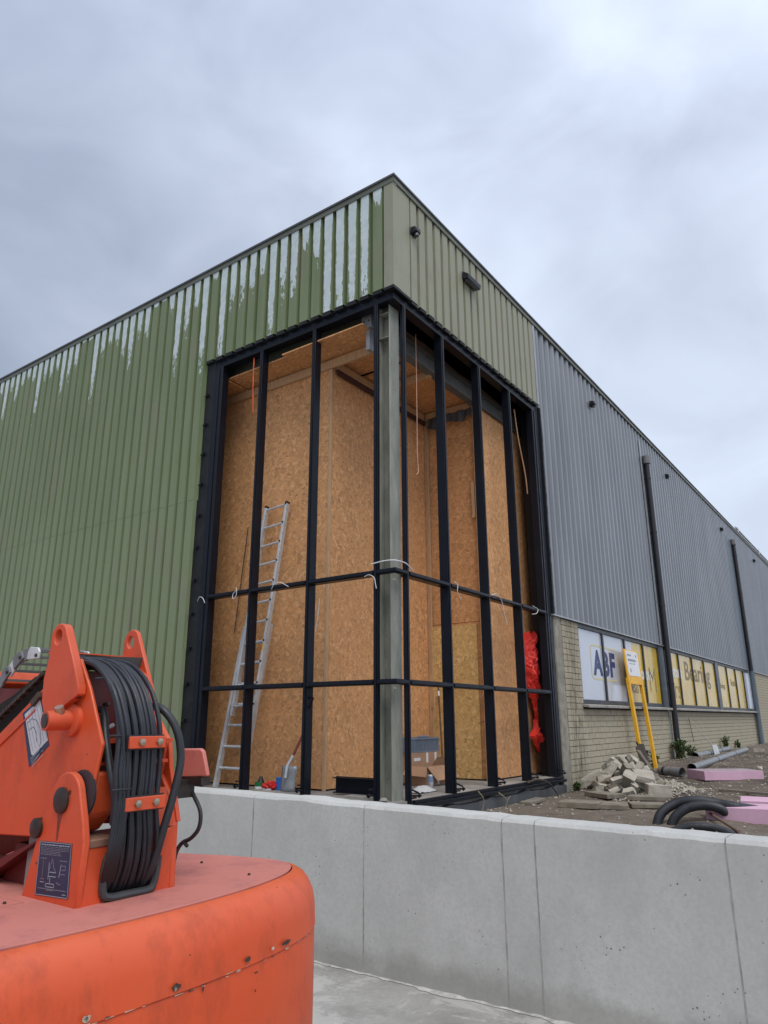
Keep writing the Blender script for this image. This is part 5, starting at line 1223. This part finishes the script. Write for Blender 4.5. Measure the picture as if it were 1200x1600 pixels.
for w in (0.07, 0.05, 0.08, 0.05, 0.06, 0.05, 0.05): ntext(x, 1.99, w, 0.045, 'decalgrey'); x += w+0.014
x = 7.90
for w in (0.06, 0.07, 0.05, 0.08, 0.06): ntext(x, 1.91, w, 0.02, 'decalink'); x += w+0.012
ntext(8.36, 2.09, 0.06, 0.05, 'decalgrey'); ntext(7.90, 1.80, 0.045, 0.07, 'navy')
# spade behind the rubble
T = thing('spade', (0.42, 7.2, -0.05), 'dark rusty spade blade standing between the rubble and the yellow legs', 'spade')
b = MB(); b.prism([(0.40, 6.95, 0.35), (0.40, 7.20, 0.41), (0.40, 7.44, 0.40), (0.43, 7.68, -0.06), (0.43, 7.16, 0.0)], (0.012, 0, 0)); o = b.build('blade', 'rust', T, bevel=0.003)
b = MB(); b.tube([(0.40, 7.18, 0.34), (0.38, 7.12, 0.44)], 0.018, 8); b.build('socket', 'rust', T)

# ================================================================ RUBBLE
def chunk(name, dims, seed, mat, rough=0.16):
    r3 = random.Random(seed); b = bmesh.new(); bmesh.ops.create_cube(b, size=1.0)
    bmesh.ops.subdivide_edges(b, edges=b.edges[:], cuts=2, use_grid_fill=True)
    cut = [Vector((r3.uniform(-1, 1), r3.uniform(-1, 1), r3.uniform(-1, 1))).normalized() for _ in range(2)]
    for c_ in cut:
        g = b.verts[:]+b.edges[:]+b.faces[:]; r = bmesh.ops.bisect_plane(b, geom=g, plane_co=c_*r3.uniform(0.34, 0.5), plane_no=c_, clear_outer=True)
        ed = [e_ for e_ in r['geom_cut'] if isinstance(e_, bmesh.types.BMEdge)]
        if ed: bmesh.ops.contextual_create(b, geom=ed)
    for v in b.verts:
        n0 = noise.noise_vector(v.co*2.6+Vector((seed, 0, 0)))*rough*0.35; v.co = Vector(((v.co.x+n0.x)*dims[0], (v.co.y+n0.y)*dims[1], (v.co.z+n0.z)*dims[2]))
    bmesh.ops.triangulate(b, faces=[f for f in b.faces if len(f.verts) > 4]); bmesh.ops.recalc_face_normals(b, faces=b.faces)
    me = bpy.data.meshes.new(name); b.to_mesh(me); b.free(); me.materials.append(MT[mat]); return me
kinds = [chunk('broken_brick', (0.22, 0.11, 0.10), 11+k, 'block') for k in range(5)]+[chunk('broken_brick', (0.27, 0.15, 0.11), 31+k, 'block') for k in range(4)]+[chunk('broken_brick', (0.15, 0.12, 0.10), 51+k, 'blockd') for k in range(4)]
r4 = random.Random(12)
pile = []
specials = [
    ((0.62, 5.40, 0.20), (0.5, 0.9, 0.3), (0.17, 0.16, 0.27), 'block', 'upright pale rounded chunk crowning the rubble heap'),
    ((1.16, 4.72, 0.03), (0.25, 0.15, 0.55), (0.30, 0.22, 0.13), 'block', 'large flat-topped broken block at the right of the rubble heap'),
    ((1.40, 4.55, -0.13), (0.05, 0.05, 0.5), (0.34, 0.20, 0.14), 'block', 'squared pale block lying lowest at the right foot of the rubble heap'),
    ((0.36, 4.82, -0.03), (0.3, 1.1, 0.4), (0.13, 0.12, 0.32), 'block', 'tall broken brick leaning at the left end of the rubble heap'),
    ((0.98, 4.60, -0.02), (0.8, 0.5, 0.2), (0.18, 0.14, 0.26), 'block', 'pointed pale fragment at the front centre of the rubble heap'),
    ((0.98, 5.55, 0.17), (0.1, 0.95, 0.9), (0.46, 0.10, 0.04), 'blockd', 'long thin slab fragment propped on the right of the rubble heap'),
    ((0.50, 5.15, 0.17), (0.3, 0.9, 0.2), (0.06, 0.12, 0.26), 'block', 'thin white shard standing up left of the heap top')]
for k, (loc, rot, dims, mat, lab) in enumerate(specials):
    o = bpy.data.objects.new('broken_brick', chunk('broken_brick', dims, 80+k, mat, 0.12)); col.objects.link(o); o.location = loc; o.rotation_euler = rot
    tag(o, lab, 'broken brick', 'broken bricks in the rubble heap')
cnt = 0
for layer, (num, rad, zz) in enumerate(((30, 0.88, -0.14), (22, 0.62, -0.01), (13, 0.42, 0.12), (6, 0.22, 0.22))):
    for k in range(num):
        a = 2*math.pi*k/num+r4.random()*0.5; rr_ = rad*(0.45+0.6*r4.random())
        x, y = 0.84+rr_*math.cos(a)*0.62, 5.08+rr_*math.sin(a)*0.95
        if x < 0.14: x = 0.16+r4.random()*0.1
        o = bpy.data.objects.new('broken_brick', kinds[r4.randrange(len(kinds))]); col.objects.link(o)
        o.location = (x, y, zz+r4.uniform(-0.03, 0.04)); o.rotation_euler = (r4.uniform(-1.0, 1.0), r4.uniform(-1.0, 1.0), r4.uniform(0, 6.28)); s_ = r4.uniform(0.65, 1.0); o.scale = (s_, s_, s_)
        side = ['towards the pink boards', 'towards the brick wall', 'towards the glazing frame', 'towards the concrete wall'][int(((a+0.8) % 6.2832)/1.5708) % 4]; side = side if layer < 3 else ''
        tag(o, ('%s broken brick %s of the rubble heap %s' % (('small' if s_ < 0.8 else 'larger')+' pale', ['around the foot', 'on the lower slope', 'near the top', 'at the very top'][layer], side)).strip(), 'broken brick', 'broken bricks in the rubble heap'); cnt += 1
# crumbs
b = MB(); r5 = random.Random(9)
def pebble(c, s_):
    i = len(b.v)
    for d in ((1, 0, 0), (-1, 0, 0), (0, 1, 0), (0, -1, 0), (0, 0, 1), (0, 0, -0.6)): b.v.append((c[0]+d[0]*s_*r5.uniform(.6, 1.2), c[1]+d[1]*s_*r5.uniform(.6, 1.2), c[2]+d[2]*s_*r5.uniform(.5, .9)))
    for f in ((0, 2, 4), (2, 1, 4), (1, 3, 4), (3, 0, 4), (2, 0, 5), (1, 2, 5), (3, 1, 5), (0, 3, 5)): b.f.append([i+q for q in f])
for k in range(900):
    x = 0.95+abs(r5.gauss(0, 0.45)); y = 5.0+r5.gauss(0, 0.75)
    if x < 0.1: continue
    pebble((x, y, gz(x, y)+0.008), r5.uniform(0.008, 0.03))
for k in range(2600):
    x = r5.uniform(0.1, 5.2); y = r5.uniform(-2, 14) if r5.random() < 0.7 else r5.uniform(5, 24); pebble((x, y, gz(x, y)+0.004), r5.uniform(0.004, 0.022) if r5.random() < .93 else r5.uniform(.02, .04))
for k in range(500):
    x = 0.10+abs(r5.gauss(0, 0.12)); y = r5.uniform(0.3, 24); pebble((x, y, gz(x, y)+0.004), r5.uniform(0.005, 0.025))
tag(b.build('gravel', 'pebble'), 'crumbs of stone and mortar scattered over the soil', 'gravel', kind='stuff')
# mortar crumbs heap at the right foot of the rubble
b = MB()
for k in range(420):
    a = r5.uniform(0, 6.28); q = abs(r5.gauss(0, 0.22)); x, y = 1.42+q*math.cos(a)*0.7, 5.35+q*math.sin(a)*1.5; pebble((x, y, gz(x, y)+0.02+max(0, 0.13-q*0.4)*r5.random()), r5.uniform(0.012, 0.045))
tag(b.build('mortar_debris', 'block'), 'low spread of pale mortar crumbs right of the rubble heap', 'debris', kind='stuff')

# ================================================================ FLAT SLABS
def slab(x, y, lx, ly, rot, lab, h=0.06, tilt=0.0):
    q = MB(); n_ = 5
    q.box((-lx/2, -ly/2, -h/2), (lx/2, ly/2, h/2)); o = q.build('paving_slab', 'slab', bevel=0.006)
    o.location = (x, y, gz(x, y)+h/2+0.012); o.rotation_euler = (tilt, tilt*0.6, rot); tag(o, lab, 'paving slab', 'paving slabs laid flat on the soil')
slab(0.92, 2.80, 0.50, 0.36, 0.15, 'front left paving slab of the row behind the concrete wall', 0.07)
slab(1.26, 3.02, 0.36, 0.34, 0.35, 'middle paving slab of the front row behind the concrete wall', 0.06, 0.02)
slab(1.60, 3.30, 0.42, 0.32, 0.45, 'front right paving slab just left of the black hose', 0.05)
slab(0.80, 4.02, 0.50, 0.30, -0.55, 'back left paving slab under the front of the rubble heap', 0.06)
slab(1.42, 4.02, 0.54, 0.34, 0.2, 'back right paving slab below the squared pale block', 0.055, -0.02)
slab(0.22, 2.9, 0.16, 0.62, 0.1, 'long thin paving slab beside the black plinth', 0.04)

# ================================================================ FOAM BOARDS
def foam(c, dims, rot, lab, tilt=(0, 0), top='pink'):
    q = MB(); q.box((-dims[0]/2, -dims[1]/2, 0), (dims[0]/2, dims[1]/2, dims[2])); o = q.build('foam_board', 'pink', bevel=0.004)
    if top != 'pink':
        o.data.materials.append(MT[top])
        for p in o.data.polygons:
            if p.normal.z > 0.9: p.material_index = 1
    o.location = c; o.rotation_euler = (tilt[0], tilt[1], rot); tag(o, lab, 'foam board', 'pink insulation boards on the soil')
foam((1.70, 7.62, gz(1.6, 7.5)-0.01), (1.05, 0.62, 0.15), math.atan2(0.67, 0.80), 'farther pink foam board, dusty on top, beside the grey pipes', (0.0, 0.0), 'pinkd')
foam((3.03, 2.72, gz(3.0, 2.6)-0.01), (1.1, 0.55, 0.165), 0.10, 'nearest pink foam board at the right edge, right of the black hose', (0.0, -0.01))
foam((3.33, 3.55, gz(3.2, 3.3)+0.0), (1.3, 0.5, 0.165), 0.16, 'pink foam board lying directly behind the nearest one', (0.02, 0.0))
b = MB(); b.bar((1.98, 5.72, gz(2, 5.7)+0.03), (3.6, 5.35, gz(3, 5.4)+0.03), 0.07, 0.035); tag(b.build('timber_lath', 'oldwood', bevel=0.004), 'grey weathered lath lying between the two groups of pink boards', 'lath')
b = MB(); b.tube([(2.32, 2.95, -0.13), (2.62, 2.25, -0.17), (3.02, 1.40, -0.20)], 0.016, 8); tag(b.build('stick', plain('brown_stick', (0.17, 0.11, 0.075), 0.8), smooth=True), 'brown stick lying across the black hose coil', 'stick')

# ================================================================ HOSE COIL
def ribbed(pts, r, name, lab, seg=14):
    T = thing(name, pts[0], lab, 'hose', 'black corrugated hoses on the soil')
    P0 = catmull([Vector(p) for p in pts], 26); rr_ = [r*(1+0.05*(1 if k % 2 else -1)) for k in range(len(P0))]
    b = MB(); b.tube(P0, rr_, seg); b.build('hose', 'rubber', T, smooth=True)
ribbed([(2.13, 1.75, -0.32), (2.16, 1.9, -0.15), (2.27, 2.1, -0.055), (2.43, 2.25, -0.025), (2.62, 2.45, -0.06), (2.80, 2.6, -0.10), (3.1, 2.95, -0.17)], 0.049, 'drain_hose', 'outermost arched black hose running right to the pink foam board')
ribbed([(2.26, 1.8, -0.32), (2.30, 1.9, -0.18), (2.40, 2.05, -0.09), (2.54, 2.2, -0.065), (2.66, 2.35, -0.10), (2.72, 2.5, -0.18)], 0.048, 'drain_hose', 'inner arched black hose inside the outer arch')
ribbed([(2.32, 1.50, -0.29), (2.50, 1.62, -0.225), (2.70, 1.62, -0.215), (2.92, 1.5, -0.24), (3.1, 1.35, -0.30)], 0.045, 'drain_hose', 'low black hose lying in front of the two arches')

# ================================================================ GREY PIPES, TROWEL, SCRAPS
def tubeobj(name, p, q, r, mat, lab, grp, collar=True):
    T = thing(name, p, lab, 'pipe', grp); p, q = Vector(p), Vector(q); d = (q-p).normalized()
    b = MB(); b.tube([p, q], r, 18, False); b.tube([q, p], r*0.88, 18, False); b.build('pipe', mat, T, smooth=True)
    if collar: b = MB(); b.tube([p-d*0.01, p+d*0.22], r*1.12, 18, False); b.tube([p+d*0.22, p-d*0.01], r*0.95, 18, False); b.build('socket', mat, T, smooth=True)
    for t in (0.35, 0.7): b = MB(); c = p.lerp(q, t); b.tube([c, c+d*0.05], r*1.06, 16); b.build('ring', 'pipe', T)
    return T
grp = 'grey drain pipes lying on the soil'
tubeobj('drain_pipe', (1.05, 7.36, -0.07), (0.60, 7.62, -0.07), 0.075, 'pipecap', 'short grey pipe lying nearest the pink foam board', grp)
tubeobj('drain_pipe', (1.04, 8.15, -0.04), (0.66, 15.8, 0.02), 0.075, 'galvd', 'longest grey pipe running along the wall to the right', grp)
tubeobj('drain_pipe', (0.34, 11.5, 0.02), (0.26, 15.6, 0.04), 0.075, 'galvd', 'upper grey pipe lying closest to the brick wall', grp)
T = thing('dustpan', (0.4, 13.0, 0.0), 'white long-handled pan leaning against the brick wall by the grey pipes', 'long-handled pan')
b = MB(); b.tube([(0.38, 13.3, 0.16), (0.06, 12.5, 0.86)], 0.010, 6); b.build('handle', 'alu', T); b = MB(); b.tube([(0.06, 12.5, 0.86), (0.10, 12.56, 0.30)], 0.008, 6); b.build('handle', 'rust', T)
b = MB(); b.prism([(0.40, 13.15, -0.02), (0.44, 13.55, -0.02), (0.40, 13.50, 0.22), (0.36, 13.20, 0.22)], (0.02, -0.01, 0)); b.build('pan', 'alu', T, bevel=0.004)
for (x, y, s_, lab) in ((1.95, 9.6, 0.09, 'pale stone lying alone on the dark soil'), (2.2, 12.5, 0.14, 'low clump of pale debris beyond the lone stone'), (1.5, 17.5, 0.20, 'flat white scrap lying far off by the second drainpipe'), (0.9, 16.3, 0.16, 'small bent white strip at the end of the long pipe')):
    me = chunk('stone', (s_*1.6, s_, s_*0.6), int(s_*1000), 'block'); o = bpy.data.objects.new('stone', me); col.objects.link(o); o.location = (x, y, gz(x, y)+s_*0.2); o.rotation_euler = (0, 0, s_*20); tag(o, lab, 'stone')

# ================================================================ PLANTS AND ROOTS
def weed(x, y, h, w, n_, lab, seed):
    r6 = random.Random(seed); z = gz(x, y); T = thing('weed', (x, y, z), lab, 'plant'); st = MB(); lf = MB()
    for k in range(n_):
        a = r6.uniform(0, 6.28); l = h*r6.uniform(0.5, 1.05); tip = Vector((x+max(-x+0.03, w*math.cos(a)*r6.random()), y+w*math.sin(a)*r6.uniform(.3, 1.4), z+l)); base = Vector((x+0.03*math.cos(a), y+0.05*math.sin(a), z)); mid = base.lerp(tip, 0.5)+Vector((0, 0, l*0.15))
        pts = catmull([base, mid, tip], 4); st.tube(pts, 0.005, 4)
        for j, p in enumerate(pts):
            for q in range(5):
                d = Vector((r6.uniform(-1, 1), r6.uniform(-1, 1), r6.uniform(-0.3, 0.8))).normalized(); s_ = r6.uniform(0.025, 0.07); sd_ = d.cross(Vector((r6.uniform(-1, 1), 0.3, 1))).normalized()*s_*0.32
                lf.quad(p, p+d*s_*0.5+sd_, p+d*s_, p+d*s_*0.5-sd_)
    st.build('stem', 'straw', T); lf.build('leaves', 'leaf', T)
weed(0.22, 10.75, 0.36, 0.22, 26, 'leafy green weed growing at the foot of the first drainpipe', 1)
weed(0.18, 11.7, 0.22, 0.16, 10, 'smaller green weed right of the first drainpipe', 2)
weed(0.15, 15.9, 0.34, 0.14, 10, 'slim green weed against the bricks near the pipe ends', 3)
weed(0.12, 17.9, 0.18, 0.12, 8, 'farthest small weed against the brick wall', 4)
weed(0.18, 8.75, 0.35, 0.16, 7, 'sparse brownish weed beside the right yellow leg', 5)
weed(0.15, 4.62, 0.12, 0.10, 6, 'tiny green weed at the end of the black plinth', 6)
def root(pts, lab, r=0.012):
    b = MB(); b.tube(pts, [r, r*0.4], 6, smooth_path=5); o = b.build('root', 'straw' if r < 0.012 else 'rust', smooth=True); tag(o, lab, 'root', 'dry roots and stems hanging over the plinth')
root([(0.05, 3.1, 0.0), (0.12, 3.3, 0.03), (0.16, 3.55, -0.02), (0.15, 3.8, -0.14), (0.18, 3.95, -0.30)], 'thick dark root bent over the black plinth', 0.018)
root([(0.10, 1.60, 0.0), (0.14, 1.66, -0.10), (0.12, 1.62, -0.25)], 'dry stem hanging near the right of the corner column', 0.008)
root([(0.12, 2.1, -0.05), (0.18, 2.2, -0.15), (0.15, 2.15, -0.28)], 'thin dry stem before the middle of the plinth', 0.007)
root([(0.13, 2.35, -0.28), (0.15, 2.25, -0.18), (0.18, 2.3, -0.10)], 'forked dry stem rising from the soil by the plinth', 0.007)
b = MB(); b.lathe([(0.03, 0), (0.045, 0.02), (0.03, 0.045)], (-0.16, -0.02, 0.0), 12); tag(b.build('stone', 'sill', smooth=True), 'small pale stone at the foot of the corner column', 'stone')
for t_, z_, w_, h_, mt_, sd_ in []: flake(t_, z_, w_, h_, mt_, sd_)
# chips: choose ring parameters nearest to given y on the tail side
def ring_at_y(y):
    best = None
    for k in range(n):
        p = ol[k]
        if p.x > 2.5 and (best is None or abs(p.y-y) < abs(ol[best].y-y)): best = k
    return best/n
n = len(ol)
for y, zoff, w, h, mt in ((-4.86, 0.01, 0.030, 0.007, MTchip), (-4.90, 0.012, 0.010, 0.005, MTprim), (-5.04, 0.012, 0.012, 0.009, MTchip), (-5.26, 0.012, 0.018, 0.009, MTchip), (-5.285, 0.01, 0.006, 0.008, MTprim), (-5.53, 0.008, 0.012, 0.008, MTprim), (-5.525, 0.008, 0.006, 0.007, MTchip), (-5.60, -0.02, 0.006, 0.018, MTchip), (-5.20, -0.016, 0.004, 0.008, MTchip), (-5.0, -0.03, 0.010, 0.003, MTchip), (-4.98, -0.075, 0.004, 0.005, MTchip)):
    flake(ring_at_y(y), LZ-0.166+zoff, w, h, mt, int(abs(y)*1000))
